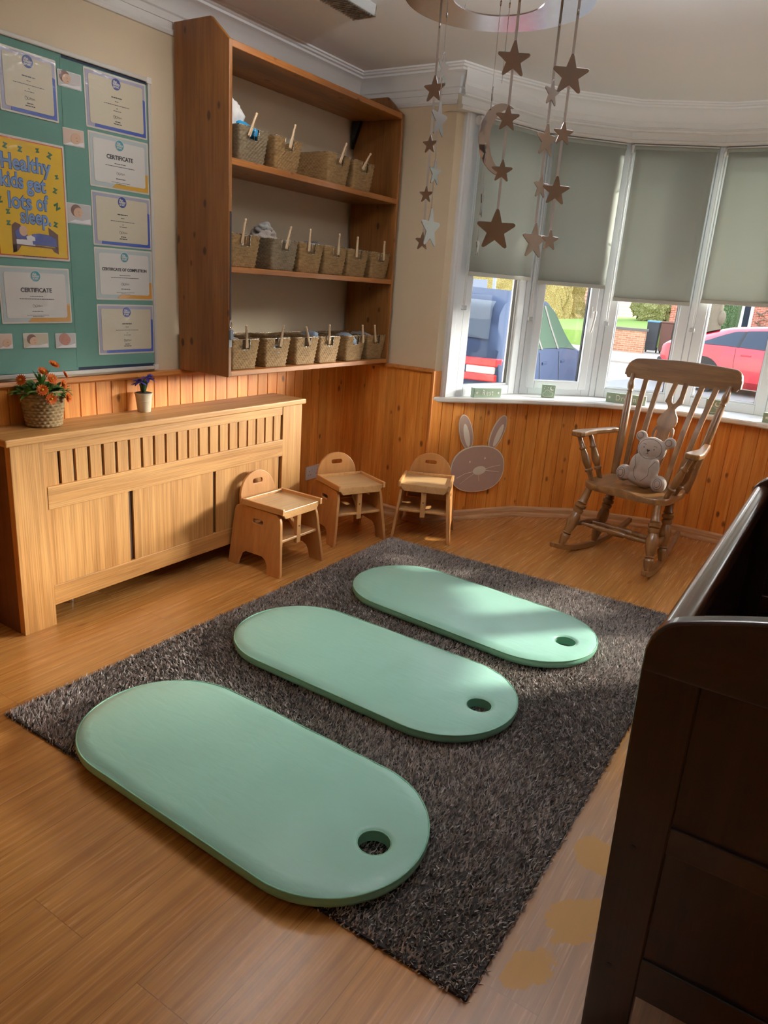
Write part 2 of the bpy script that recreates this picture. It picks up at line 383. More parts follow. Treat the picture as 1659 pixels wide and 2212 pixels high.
# lintel wall over the windows, stepped white boards
_w = [Vector(q) for q in WIN]; LIN = offset_poly([tuple(_w[0]+(_w[0]-_w[1])*.18)]+WIN[1:-1]+[tuple(_w[-1]+(_w[-1]-_w[-2])*.18)], .05)
sw = sweep(LIN, [(-.2, ZHEAD+.004), (.012, ZHEAD+.004), (.02, ZHEAD+.012), (.02, ZHEAD+.022), (.008, ZHEAD+.03), (.008, ZHEAD+.068), (.032, ZHEAD+.072), (.036, ZHEAD+.08), (.03, ZHEAD+.088), (.022, ZHEAD+.125), (.03, ZHEAD+.14), (.03, ZC), (-.2, ZC)])
struct(sw.build('wall_lintel', 'white_trim'))
# cornice all round
cpath = [(0, YR), (0, YB), CORNER, (CORNER[0]+.05, YB+.14)] + offset_poly(WIN, .07)[1:-1] + [(XR-CORNER[0]-.05, YB+.14), (XR-CORNER[0], YB), (XR, YB), (XR, YR)]
cprof = [(0, 2.598), (.012, 2.6), (.014, 2.628), (.022, 2.634), (.026, 2.65), (.034, 2.668), (.05, 2.685), (.072, 2.698), (.082, 2.702), (.084, 2.712), (.098, 2.716), (.102, 2.724), (.112, 2.727), (.114, ZC)]
struct(sweep(cpath, cprof).build('trim_1', 'white_trim', smooth=True, auto=35))
struct(sweep([(0, YR), (0, YB), CORNER], [(0, 2.545), (.01, 2.547), (.014, 2.56), (.01, 2.566), (.006, 2.572), (.006, 2.60)]).build('trim_2', 'white_trim'))

def boards(poly, z0, z1, thick=0.0, bw=.085, u0=0.0):
    """tongue-and-groove boards along a polyline: real V grooves, uv = metres along the wall"""
    vs, fs, uv = [], [], []; u = u0
    for (ax, ay), (bx, by) in zip(poly[:-1], poly[1:]):
        A = Vector((ax, ay)); B = Vector((bx, by)); L = (B-A).length; t = (B-A)/L; n = Vector((t.y, -t.x))
        cuts = [(0, 0)]
        k = math.ceil(u/bw)*bw
        while k < u+L-.004:
            if k-u > .004: cuts += [(k-u-.0035, 0), (k-u-.0012, -.005), (k-u+.0012, -.005), (k-u+.0035, 0)]
            k += bw
        cuts.append((L, 0)); o = len(vs)
        for s, d in cuts:
            q = A+t*s+n*d
            vs += [(q.x, q.y, z0), (q.x, q.y, z1)]; uv += [(u+s, z0), (u+s, z1)]
        for i in range(len(cuts)-1): fs.append((o+2*i, o+2*i+2, o+2*i+3, o+2*i+1))
        u += L
    me = bpy.data.meshes.new('boards'); me.from_pydata(vs, [], fs)
    ul = me.uv_layers.new(name='UVMap')
    for lp in me.loops: ul.data[lp.index].uv = uv[lp.vertex_index]
    bm = bmesh.new(); bm.from_mesh(me); bm.normal_update()
    bm.to_mesh(me); bm.free(); return me
T = .02
struct(link('wall_left_panelling', boards([(T, YR), (T, YB-T)], 0, ZDADO), 'boards'))
struct(link('wall_back_panelling', boards([(T, YB-T), (CORNER[0]+.004, YB-T)], 0, ZDADO), 'boards'))
bay = [(CORNER[0]+.004, YB-T)] + WSC[1:-1] + [(XR-CORNER[0]-.004, YB-T)]
struct(link('wall_bay_panelling', boards(bay, 0, ZSILL-.02), 'boards'))
struct(link('wall_reveal_panelling', boards([(CORNER[0]+.006, YB-.005), (WIN[0][0]+.006, WIN[0][1]-.005)], ZSILL, ZDADO-.01, u0=.03), 'boards'))
struct(link('wall_right_panelling', boards([(XR-CORNER[0], YB-T), (XR-T, YB-T), (XR-T, YR)], 0, ZDADO), 'boards'))
cap = [(-.02, ZDADO-.03), (.006, ZDADO-.028), (.014, ZDADO-.018), (.012, ZDADO-.008), (.004, ZDADO), (-.02, ZDADO+.001)]
struct(sweep([(T, YR), (T, YB-T), (CORNER[0]+.004, YB-T)], cap).build('trim_3', 'pine_y', smooth=True, auto=40))
struct(sweep([(XR-CORNER[0], YB-T), (XR-T, YB-T), (XR-T, YR)], cap).build('trim_4', 'pine_y', smooth=True, auto=40))
# corner bead on the projecting corner
struct(MB().tube([(CORNER[0]+.002, YB-T, 0), (CORNER[0]+.002, YB-T, ZDADO-.01)], .012, 10).build('trim_5', 'pine_bead' if MAT.setdefault('pine_bead', flat('pine_bead', '#c97a35', .4, .08, 12)) else 'pine', smooth=True, auto=60))
skp = [(.03, 0), (.03, .018), (.024, .026), (.013, .03), (.012, .052), (.008, .064), (0, .07)]
t_ = NT('pale_pine_skirting'); g_ = t_.noise(t_.coord('Object', (3, 3, 40)), 2.0, 3)
t_.bsdf(t_.ramp(g_, [(.3, C('#a9794b')), (.7, C('#c9a078'))]), .4); MAT['skirt'] = t_.m
struct(sweep([(T, YR), (T, YB-T), (CORNER[0]+.004, YB-T)] + WSC[1:-1] + [(XR-CORNER[0]-.004, YB-T), (XR-T, YB-T), (XR-T, YR)], skp).build('baseboard_room', 'skirt', smooth=True, auto=40))
# window sill: one bent board, with its front edge over the panelling
sin_ = [(CORNER[0]+.01, YB-.005), (1.141, 4.61), (1.52, 4.945), (1.97, 5.12)]; sin_ = mir(sin_)
vs, fs = [], []
for (ix, iy), (ox, oy) in zip(sin_, WIN):
    d = Vector((ix-ox, iy-oy, 0)).normalized()*.008; e = Vector((ix-ox, iy-oy, 0)).normalized()*-.06
    vs += [(ox+e.x, oy+e.y, ZSILL), (ix-d.x, iy-d.y, ZSILL), (ix, iy, ZSILL-.008), (ix, iy, ZSILL-.026), (ix-d.x, iy-d.y, ZSILL-.034), (ox+e.x, oy+e.y, ZSILL-.034)]
n = len(WIN)
for i in range(n-1):
    for j in range(6): fs.append((i*6+j, (i+1)*6+j, (i+1)*6+(j+1) % 6, i*6+(j+1) % 6))
fs += [tuple(range(6)), tuple((n-1)*6+j for j in range(6))[::-1]]
struct(MB().add(vs, fs).build('trim_6', 'white_trim'))
# outer wall below the sill, so no daylight leaks in
struct(sweep(WIN, [(-.05, -.3), (-.05, ZSILL-.03)]).build('wall_bay', 'brick' if 'brick' in MAT else MAT.setdefault('bay_brick', flat('bay_brick', '#8d4a36', .9, .1, 20))))

# ------------------------------------------------------------------ windows and blinds
def glass_mat():
    t = NT('window_glass'); tr = t.add('ShaderNodeBsdfTransparent'); tr.inputs[0].default_value = (.96, .98, .98, 1)
    gl = t.add('ShaderNodeBsdfGlossy'); gl.inputs['Roughness'].default_value = .02; gl.inputs[0].default_value = (1, 1, 1, 1)
    di = t.add('ShaderNodeBsdfDiffuse'); di.inputs[0].default_value = (.9, .9, .9, 1)
    lw = t.add('ShaderNodeLayerWeight'); fr = t.add('ShaderNodeMath', operation='MULTIPLY_ADD'); fr.inputs[1].default_value = .35; fr.inputs[2].default_value = .02
    t.link(t.math('POWER', lw.outputs['Facing'], 4.0), fr.inputs[0])
    m1 = t.add('ShaderNodeMixShader'); t.link(fr.outputs[0], m1.inputs[0]); t.link(tr.outputs[0], m1.inputs[1]); t.link(gl.outputs[0], m1.inputs[2])
    sp = t.ramp(t.voro(t.coord('Object'), 55), [(.0, (.5, .5, .5)), (.05, (.03, .03, .03)), (.12, (.012, .012, .012))])
    m2 = t.add('ShaderNodeMixShader'); t.link(sp, m2.inputs[0]); t.link(m1.outputs[0], m2.inputs[1]); t.link(di.outputs[0], m2.inputs[2])
    t.link(m2.outputs[0], t.out.inputs[0]); return t.m
MAT['glass'] = glass_mat()
def blind_mat():
    t = NT('blind_fabric'); co = t.coord('Object')
    wv = t.noise(t.coord('Object', (1, 1, 60)), 12, 2)
    col = t.mix(t.noise(co, 3, 2), C('#adb3ac'), C('#b7bdb6'))
    p = t.bsdf(col, .85, t.bump(wv, .04, .002)); tl = t.add('ShaderNodeBsdfTranslucent'); tl.inputs[0].default_value = C('#cdd2cc')
    m = t.add('ShaderNodeMixShader'); m.inputs[0].default_value = .2; t.link(p.outputs[0], m.inputs[1]); t.link(tl.outputs[0], m.inputs[2]); t.link(m.outputs[0], t.out.inputs[0]); return t.m
MAT['blind'] = blind_mat()
MAT['blind_bar'] = flat('blind_bar', '#b4b3aa', .5, .03)
MAT['acrylic'] = NT('clear_acrylic').m
tt = MAT['acrylic'].node_tree; pb = tt.nodes.new('ShaderNodeBsdfPrincipled'); pb.inputs['Base Color'].default_value = (.9, .92, .95, 1); pb.inputs['Roughness'].default_value = .1; pb.inputs['Transmission Weight'].default_value = .7
tt.links.new(pb.outputs[0], [n for n in tt.nodes if n.type == 'OUTPUT_MATERIAL'][0].inputs[0])
def seg_matrix(i, off=0.0):
    A = Vector(WIN[i]); B = Vector(WIN[i+1]); t = (B-A).normalized(); nrm = Vector((t.y, -t.x))   # nrm: into the room
    m = Matrix(((t.x, -nrm.x, 0, A.x+nrm.x*off), (t.y, -nrm.y, 0, A.y+nrm.y*off), (0, 0, 1, 0), (0, 0, 0, 1)))
    return m, (B-A).length
def frame_mb(mb, x0, x1, z0, z1, w, y0, y1):
    mb.box((x0, y0, z0), (x0+w, y1, z1)); mb.box((x1-w, y0, z0), (x1, y1, z1))
    mb.box((x0+w, y0, z0), (x1-w, y1, z0+w)); mb.box((x0+w, y0, z1-w), (x1-w, y1, z1)); return mb
BB = [1.612, 1.597, 1.523, 1.548, 1.50, 1.44, 1.44]  # last two blinds unseen, added; fifth to seventh set low to hold back sun
for i in range(7):
    m, L = seg_matrix(i)
    wob = bpy.data.objects.new('window_%d' % (i+1), None); COL.objects.link(wob); wob.matrix_world = m; wob['kind'] = 'structure'
    x0, x1 = (.075, L-.03) if i == 0 else (.03, L-.03)
    opening = i in (1, 5)
    fw = .062
    f = frame_mb(MB(), x0, x1, ZSILL, ZHEAD+.01, fw, -.03, .04); f.build('window_frame', 'upvc', wob, bevel=.004)
    frame_mb(MB(), x0+fw-.001, x1-fw+.001, ZSILL+fw, ZHEAD-.05, .014, -.018, .02).build('bead', 'upvc', wob, bevel=.004)
    gx0, gx1, gz0, gz1 = x0+fw+.012, x1-fw-.012, ZSILL+fw+.012, ZHEAD-fw
    if opening:
        s = wob_s = frame_mb(MB(), x0+.04, x1-.04, ZSILL+.045, ZHEAD-.04, .058, -.048, -.02).build('sash', 'upvc', wob, bevel=.006)
        gx0, gx1, gz0 = x0+.095, x1-.095, ZSILL+.10
        h = MB(); hx = x1-.068
        h.box((hx-.011, -.062, 1.40), (hx+.011, -.048, 1.475)); h.tube([(hx, -.062, 1.44), (hx, -.085, 1.438)], .009, 10)
        h.tube([(hx, -.085, 1.445), (hx-.003, -.088, 1.40), (hx-.012, -.086, 1.33), (hx-.016, -.084, 1.305)], [.011, .010, .009, .007], 10)
        h.build('window_handle', 'white', wob, smooth=True, auto=50)
    MB().box((gx0-.01, .0, gz0-.01), (gx1+.01, .006, gz1+.01)).build('glass_pane', 'glass', wob)
    gk = MB(); frame_mb(gk, gx0-.004, gx1+.004, gz0-.004, gz1+.004, .007, -.012, .012); gk.build('gasket', 'black', wob)
    if i == 0: MB().box((0, -.03, ZSILL), (.078, .03, ZHEAD+.01)).build('jamb', 'upvc', wob, bevel=.004)
for i in range(8):
    # mullion posts where two windows meet
    x, y = WIN[i]
    j = min(i, 6); t = (Vector(WIN[j+1])-Vector(WIN[j])).normalized()
    if 0 < i < 7:
        t = ((Vector(WIN[i])-Vector(WIN[i-1])).normalized()+(Vector(WIN[i+1])-Vector(WIN[i])).normalized()).normalized()
    ang = math.atan2(t.y, t.x)
    mm = Matrix.Translation((x, y, 0)) @ Matrix.Rotation(ang, 4, 'Z')
    p = MB(); p.prism([(-.036, .05), (.036, .05), (.034, -.022), (.022, -.026), (.018, -.034), (-.018, -.034), (-.022, -.026), (-.034, -.022)], ZSILL, ZHEAD+.01)
    struct(p.build('trim_%d' % (10+i), 'upvc', matrix=mm, bevel=.002))
where = ['beside the plaster reveal, first from the shelves', 'second from the shelves, over the cloud block', 'third from the shelves, hanging lowest, beside the black bins', 'fourth from the shelves, over the red car', 'fifth from the shelves', 'sixth from the shelves, unseen and added to hold back sun', 'at the far end from the shelves, unseen and added to hold back sun']
for i in range(7):
    m, L = seg_matrix(i, .052); x0, x1 = .05, L-.05; zb = BB[i]
    th = thing('roller_blind', 'grey roller blind half down, ' + where[i], 'blind', group=None, matrix=m)
    MB().tube([(x0-.01, 0, ZHEAD-.028), (x1+.01, 0, ZHEAD-.028)], .021, 16).build('roller', 'blind', th, smooth=True, auto=50)
    MB().box((x0-.012, -.016, ZHEAD-.010), (x1+.012, .02, ZHEAD-.003)).build('head_rail', 'white', th)
    f = MB(); nz = 8; y_ = -.021
    n0 = 10; vs = [(x0+(x1-x0)*q/n0, y_+.0015*math.sin(q*1.7+i), z) for z in (zb+.02, zb+.3, zb+.6, ZHEAD-.035) for q in range(n0+1)]
    f.add(vs, [(k*(n0+1)+q, k*(n0+1)+q+1, (k+1)*(n0+1)+q+1, (k+1)*(n0+1)+q) for k in range(3) for q in range(n0)])
    o = f.build('fabric', 'blind', th, smooth=True, fix=False); sm = o.modifiers.new('solid', 'SOLIDIFY'); sm.thickness = .0008
    MB().box((x0-.004, y_-.006, zb), (x1+.004, y_+.006, zb+.026)).build('bottom_bar', 'blind_bar', th, bevel=.004)
    br = MB(); xb = x0-.016 if i == 0 else x0-.022
    br.tube([(xb-.004, 0, ZHEAD-.028), (xb+.01, 0, ZHEAD-.028)], .026, 16); br.build('chain_wheel', 'white', th, smooth=True, auto=40)
    ch = MB(); zc_ = 1.40 if i != 0 else 1.45
    pts = [(xb-.008, -.02, ZHEAD-.03), (xb-.006, -.022, zc_), (xb, -.026, zc_-.03), (xb+.006, -.022, zc_), (xb+.008, -.02, ZHEAD-.03)]
    ch.tube(pts, .0017, 6)
    for q in range(70):
        zz = zc_ + (ZHEAD-.04-zc_)*q/69
        for sx_ in (-.007, .007): ch.ball((xb+sx_, -.021, zz), .0026, 6)
    ch.build('bead_chain', 'white', th, smooth=True)
    MB().box((xb-.018, -.034, zc_-.045), (xb+.018, -.012, zc_-.015)).build('chain_clip', 'acrylic', th, bevel=.006)
#PART2
# ------------------------------------------------------------------ wall shelves
SY0, SY1, SX = 2.641, 4.11, .369
sh = thing('shelf_unit', 'tall knotty pine shelf unit of storage baskets fixed on the wall', 'shelf unit', (T, 0, 0))
depth_ = SX-T
for ya, yb in ((SY0, SY0+.022), (SY1-.022, SY1)):
    pl = [(0, ZDADO+.003), (depth_, ZDADO+.003), (depth_, 2.50), (depth_-.115, 2.60), (0, 2.60)]
    MB().prism(pl, ya, yb, lambda u, v, t: (u, t, v)).build('side_panel', 'shelfpine_z' if 'shelfpine_z' in MAT else MAT.setdefault('shelfpine_z', wood('knotty_shelf_pine', '#7a4a20', '#9c6632', 2, .38, 9, .5, .22, '#35160a', knot_scale=13)), sh, bevel=.004)
MAT['shelfpine_y'] = wood('knotty_shelf_pine_level', '#8d5220', '#b07036', 1, .38, 12, .5, .25, '#3a170a', knot_scale=13)
for zt, th_ in ((1.061, .026), (1.557, .028), (2.032, .03)):
    MB().box((0, SY0+.022, zt-th_), (depth_-.003, SY1-.022, zt)).build('shelf_board', 'shelfpine_y', sh, bevel=.003)
MB().box((0, SY0+.022, 2.475), (depth_-.003, SY1-.022, 2.505)).build('top_board', 'shelfpine_y', sh, bevel=.003)
MB().prism([(0, 2.32), (0, 2.475), (.06, 2.475)], SY1-.05, SY1-.022, lambda u, v, t: (u, t, v)).build('corner_bracket', 'black', sh)
# lanyard hanging on the front edge of the near side panel
ly = thing('lanyard', 'dark lanyard with small metal clip hanging down the shelf edge', 'lanyard', (SX-.0005, 2.652, 1.18))
MB().box((0, -.005, .13), (.003, .005, .62)).build('strap', 'ink', ly)
MB().tube([(.004, 0, .13), (.006, .006, .115), (.006, .008, .10), (.006, 0, .088), (.006, -.008, .10), (.006, -.006, .115), (.004, 0, .13)], .002, 6).build('ring', 'chrome', ly, smooth=True)
MB().prism(rrect(.022, .05, .008), 0, .014, lambda u, v, t: (t+.001, u, v+.06)).build('whistle', flat('whistle_grey', '#6f7580', .3), ly, bevel=.003)
MB().box((.001, -.009, 0), (.004, .009, .036)).build('label_tab', 'blue_cloth' if False else flat('grey_tab', '#8e8f96', .5), ly)

# ------------------------------------------------------------------ seagrass baskets
def straw(name, a_, b_):
    t = NT(name); co = t.coord()
    n = t.noise(t.coord('Object', (1, 1, 5)), 30, 2, .5); n2 = t.noise(co, 9, 2)
    c = t.mix(n2, C(a_), C(b_)); c = t.mix(1.0, c, t.ramp(n, [(.3, (.62, .56, .5)), (.6, (1, 1, 1))]), 'MULTIPLY')
    t.bsdf(c, .75, t.bump(n, .2, .002)); return t.m
MAT['straw'] = straw('seagrass', '#7c5d36', '#9d7d50'); MAT['straw_dark'] = straw('seagrass_grey', '#665640', '#8a7a60')
def basket_mesh(w0=.172, w1=.208, d0=.27, d1=.305, h=.15, rows=15, cell=.0115, notch=True):
    def ring(z):
        f = z/h; w = w0+(w1-w0)*f; d = d0+(d1-d0)*f
        return rrect(w, d, .012, 2)
    base = ring(h); 
    # sample perimeter uniformly
    per = [Vector(p) for p in base]; seg = [(per[(i+1) % len(per)]-per[i]).length for i in range(len(per))]; tot = sum(seg)
    nc = int(tot/cell)//2*2; ns = nc*2
    def sample(poly, f):
        s = f*tot; i = 0
        while s > seg[i] and i < len(seg)-1: s -= seg[i]; i += 1
        p, q = Vector(poly[i]), Vector(poly[(i+1) % len(poly)]); return p.lerp(q, min(1, s/max(seg[i], 1e-6)))
    nr = rows*2; vs = []; fs = []
    P = []
    for jr in range(nr+1):
        z = h*jr/nr; poly = ring(z)
        P.append([sample(poly, k/ns) for k in range(ns)])
    for layer in (0, 1):
        for jr in range(nr+1):
            for k in range(ns):
                p = P[jr][k]; nrm = p.normalized()
                row, col = jr/2, k/2
                wv = math.cos(PI*(row*1.0))*math.cos(PI*col)*(.0042) if layer == 0 else 0
                edge = (abs(math.sin(PI*row/1.0)))*0
                rr = p + nrm*(wv - (.0075 if layer else 0)) 
                zz = h*jr/nr + (.0012*math.sin(k*2.1+jr) if layer == 0 else 0)
                vs.append((rr.x, rr.y, zz))
    N = (nr+1)*ns
    def skip(jr, k):
        if not notch: return False
        z = h*(jr+.5)/nr; p = (P[jr][k]+P[jr][(k+1) % ns])/2
        return p.y > 0 and abs(p.x) < .03 and z > h-.052 and abs(p.y) > .1
    # local y+ = front
    for jr in range(nr):
        for k in range(ns):
            k2 = (k+1) % ns
            if skip(jr, k): continue
            fs.append((jr*ns+k, jr*ns+k2, (jr+1)*ns+k2, (jr+1)*ns+k))
            fs.append((N+jr*ns+k2, N+jr*ns+k, N+(jr+1)*ns+k, N+(jr+1)*ns+k2))
    for k in range(ns):
        if skip(nr-1, k): continue
        k2 = (k+1) % ns; fs.append((nr*ns+k, nr*ns+k2, N+nr*ns+k2, N+nr*ns+k))
    fs.append(tuple(range(ns))[::-1]); fs.append(tuple(N+2*ns+k for k in range(ns)))
    me = bpy.data.meshes.new('basket_body'); me.from_pydata(vs, [], fs); me.polygons.foreach_set('use_smooth', [True]*len(me.polygons)); return me
bk_me = basket_mesh()
def make_basket(dark=False):
    t = thing('basket', 'x', 'basket', group='seagrass baskets on the shelves')
    link('body', bk_me if not dark else bk_me.copy(), 'straw' if not dark else 'straw_dark', t)
    if dark: t.children[0].data.materials.clear(); t.children[0].data.materials.append(MAT['straw_dark'])
    h = .15
    w = MB(); y1 = .153
    pts = [(x, y, h+.001) for x, y in rrect(.206, .303, .012, 3)]
    w.tube(pts, .0018, 5, closed=True)
    w.build('rim_wire', 'wire', t, smooth=True)
    w = MB(); w.tube([(-.031, y1-.001, h), (-.030, y1-.006, h-.053), (.030, y1-.006, h-.053), (.031, y1-.001, h)], .0016, 5); w.tube([(0, y1, h), (0, y1-.006, h-.053)], .0012, 5)
    w.build('handle_wire', 'wire', t, smooth=True)
    return t
def make_peg():
    t = thing('clothes_peg', 'x', 'peg', group='wooden pegs clipped on the baskets')
    b_ = MB(); b_.lathe((0, 0, .045), (0, 0, .115), [(0, .0068), (.45, .0066), (.72, .0058), (.78, .0042), (.84, .0055), (.92, .0066), (.98, .005), (1, .002)], 12)
    for s in (-1, 1): b_.lathe((0, .0034*s, .048), (0, .0052*s, 0), [(0, .0045), (.8, .0045), (1, .003)], 8)
    b_.build('peg_body', 'peg', t, smooth=True, auto=60)
    m_ = MB()
    for q in range(7): m_.box((.0064, -.0022, .052+q*.0062), (.0069, .0018-(q % 3)*.0008, .0555+q*.0062))
    m_.build('lettering', 'ink', t)
    return t
bk0 = make_basket(); bk1 = make_basket(True); pg0 = make_peg()
ROWS = [('bottom', 1.062, [2.679, 2.926, 3.175, 3.387, 3.653, 3.886]), ('middle', 1.558, [2.672, 2.966, 3.186, 3.41, 3.631, 3.874]), ('top', 2.033, [2.722, 2.975, 3.404, 3.644])]
PEGS = {'bottom': [(2.762, 2.776), (3.047, 3.032), (3.234, 3.284), (3.451, 3.465), (3.785, 3.815), (3.92, 3.954)],
        'middle': [(2.75, 2.733), (3.087, 3.06), (3.247, 3.247), (3.508, 3.514), (3.686, 3.694), (3.973, 3.987)],
        'top': [(2.82, 2.775), (3.097, 3.07), (3.535, 3.49), (3.781, 3.707)]}
ORD = ['first', 'second', 'third', 'fourth', 'fifth', 'sixth']
used = set()
def first_or_copy(proto):
    if proto.name not in used: used.add(proto.name); return proto
    return copy_tree(proto)
CELLS = []
for rn, z, ys in ROWS:
    for i, y0 in enumerate(ys):
        dark = (rn == 'top' and i == 0) or (rn == 'middle' and i == 1)
        bt = first_or_copy(bk1 if dark else bk0)
        xf = .352; yc = y0+.108
        bt.location = (xf-.153, yc, z); bt.rotation_euler = (0, 0, -PI/2)     # local +y (front) points into the room (+x)
        bt['label'] = ('coarse greyish' if dark else 'tan') + ' seagrass basket, %s along the %s shelf from the noticeboard' % (ORD[i], rn)
        pt, pb_ = PEGS[rn][i]
        zb = z+.108; dyy = (pt-pb_)
        p = first_or_copy(pg0); p.location = (.360, pb_+.006, zb); p.rotation_euler = (-math.atan2(dyy, .108), R(4), 0)
        p['label'] = 'wooden dolly peg on the %s basket of the %s shelf' % (ORD[i], rn)
        CELLS.append((rn, i, yc, z))
def cloth(name, label, loc, size, mat, seed, group='clothes in the shelf baskets', amp=.35, freq=14):
    bm = bmesh.new(); bmesh.ops.create_icosphere(bm, subdivisions=4, radius=1)
    for v in bm.verts:
        p = v.co.copy(); n_ = noise.noise(p*1.7+Vector((seed*3.1, seed, 0)))*amp + abs(noise.noise(p*4+Vector((seed, 0, seed*2))))*-.28
        v.co = Vector((p.x*size[0], p.y*size[1], p.z*size[2]))*(1+n_)
    me = bpy.data.meshes.new(name); bm.to_mesh(me); bm.free()
    o = link(name, me, mat, None, True, loc=loc); return tag(o, label, 'clothes', group)
CL = [('top', 0, (.05, .075, .085), 'white_cloth', (.02, -.03, .215), 'crumpled white cloth bulging out of the grey basket on the top shelf'),
      ('top', 0, (.055, .085, .05), 'blue_cloth', (.06, .02, .155), 'bright blue and teal cloth in the grey basket on the top shelf'),
      ('middle', 0, (.07, .05, .05), 'white_cloth', (.06, .0, .105), 'white cloth seen through the first middle basket handle'),
      ('middle', 1, (.08, .08, .06), 'beige_cloth', (.02, -.03, .17), 'pinkish grey knitted blanket heaped in the coarse middle shelf basket'),
      ('middle', 1, (.04, .05, .035), 'grey_cloth', (.04, -.045, .215), 'taupe rolled sock ball on top of the knitted blanket'),
      ('middle', 2, (.06, .05, .04), 'grey_cloth', (.07, .01, .09), 'grey cloth low in the third middle shelf basket'),
      ('middle', 3, (.08, .10, .05), 'grey_cloth', (-.06, .03, .15), 'grey jersey showing behind the fourth middle shelf peg'),
      ('bottom', 0, (.08, .06, .04), 'beige_cloth', (.02, .01, .13), 'dull beige cloth in the first bottom shelf basket'),
      ('bottom', 1, (.08, .07, .035), 'grey_cloth', (.06, .0, .105), 'dull grey cloth in the second bottom shelf basket'),
      ('bottom', 3, (.06, .06, .05), 'paleblue_cloth', (-.03, .03, .145), 'grey blue cloth heaped in the fourth bottom shelf basket'),
      ('bottom', 4, (.085, .075, .05), 'paleblue_cloth', (.055, .0, .125), 'pale blue cloth spilling through the fifth bottom basket handle'),
      ('bottom', 5, (.08, .06, .04), 'grey_cloth', (.02, -.02, .145), 'frilly grey cloth in the bottom shelf basket nearest the corner')]
for k, (rn, i, sz, mt, off, lb) in enumerate(CL):
    yc, z = [(c[2], c[3]) for c in CELLS if c[0] == rn and c[1] == i][0]
    cloth('folded_cloth', lb, (.352-.153+off[0], yc+off[1], z+off[2]-.02), sz, mt, k+1)

# ------------------------------------------------------------------ noticeboard and papers
BM = lambda y, z, x=.03: Matrix(((0, 0, 1, x), (1, 0, 0, y), (0, 1, 0, z), (0, 0, 0, 1)))
MAT['teal'] = flat('teal_backing_paper', '#648d83', .85, .03, 9, .05, 60)
MAT['alu'] = flat('white_aluminium', '#c6c3bd', .4, .02)
MAT['navy'] = flat('navy_paper', '#14233c', .7)
nb = thing('noticeboard', 'large white-framed noticeboard covered in teal paper above the radiator cover', 'noticeboard', matrix=BM(0, 0, .0))
BY0, BY1, BZ0, BZ1 = .95, 2.497, 1.042, 2.335
MB().box((BY0, BZ0, .002), (BY1, BZ1, .018)).build('backing_board', 'navy', nb)
tp = MB()
tp.box((BY0+.02, BZ0+.02, .018), (2.052, BZ1-.018, .0192)); tp.build('backing_paper', 'teal', nb)
MB().box((2.045, BZ0+.032, .0192), (BY1-.02, BZ1-.03, .0204)).build('backing_paper', 'teal', nb)
fm = MB(); frame_b = [(BY0, BZ0), (BY1, BZ0), (BY1, BZ1), (BY0, BZ1)]
w = .018
for lo, hi in (((BY0, BZ0), (BY1, BZ0+w)), ((BY0, BZ1-w), (BY1, BZ1)), ((BY0, BZ0+w), (BY0+w, BZ1-w)), ((BY1-w, BZ0+w), (BY1, BZ1-w))):
    fm.box((lo[0], lo[1], .0), (hi[0], hi[1], .027))
fm.build('frame', 'alu', nb, bevel=.004)
MB().box((BY1-.024, BZ0-.002, .0), (BY1+.003, BZ0+.024, .029)).build('corner_cap', 'white', nb, bevel=.003); MB().box((BY1-.024, BZ1-.024, .0), (BY1+.003, BZ1+.002, .029)).build('corner_cap', 'white', nb, bevel=.003)
def laminate(name, col):
    t = NT(name); n = t.noise(t.coord('Object', (1, 2.2, 1)), 16, 3, .5, .8)
    p = t.bsdf(C(col), .5); p.inputs['Coat Weight'].default_value = 1.0; p.inputs['Coat Roughness'].default_value = .06
    t.link(t.bump(n, .35, .012), p.inputs['Coat Normal']); return t.m
PCOL = {k: laminate('laminate_'+k, v) for k, v in dict(paper='#cdc8bf', cream='#c5bda8', white='#cfcdca', lav='#9d9cb4', blue='#3e55a3', sky='#aeb9bd', gold='#c59733', navy='#2a3a80', tealb='#3f8d9c', red='#b03a22', yellow='#d0a70c', ink='#26222a', green='#2c5a35', brown='#54352f', bedblue='#48538f', skin='#c9a58b', pillow='#dcdbe2', lettblue='#6689b8', lettedge='#34487a', grey='#8f8c8c', orange='#c08a3c').items()}
LZ = .0007
def sheet(mb, poly, z): return mb.prism(poly, z, z+LZ)
def panel(name, poly, layer, col, parent): return sheet(MB(), poly, layer*LZ).build(name, PCOL[col], parent)
def dashes(widths, y, hgt, layer, cx=0):
    m = MB()
    for row, (wd, yy) in enumerate(zip(widths, y)):
        x = -wd/2
        while x < wd/2:
            l = rnd.uniform(.004, .011)*(hgt/.0022); l = min(l, wd/2-x)
            m.box((cx+x, yy-hgt/2, layer*LZ), (cx+x+l, yy+hgt/2, layer*LZ+.0003)); x += l+.0016
    return m
def signature(parent, y, layer):
    m = MB(); pts = []
    for q in range(40):
        u = q/39; pts.append((-.022+.044*u+.003*math.sin(q*1.3), y+.006*math.sin(q*.95)*(1.3-u), layer*LZ+.0004))
    m.tube(pts, .00045, 4); return m.build('signature', PCOL['ink'], parent)
def logo(parent, x, y, r_, col, layer, rimc=None):
    if rimc: panel('badge_rim', ellipse(r_*1.13, r_*1.13, 28, x, y), layer, rimc, parent); layer += 1
    panel('badge', ellipse(r_, r_, 28, x, y), layer, col, parent)
    for k, (sx_, sy_, s_) in enumerate(((-.25, .42, 'the'), (.0, .02, 'lullaby'), (-.1, -.42, 'trust'))):
        text('lettering', s_, r_*.62, PCOL['white'], parent, Matrix.Translation((x+sx_*r_, y+sy_*r_, (layer+1)*LZ+.0004)), extrude=.0002, offset=.0004)
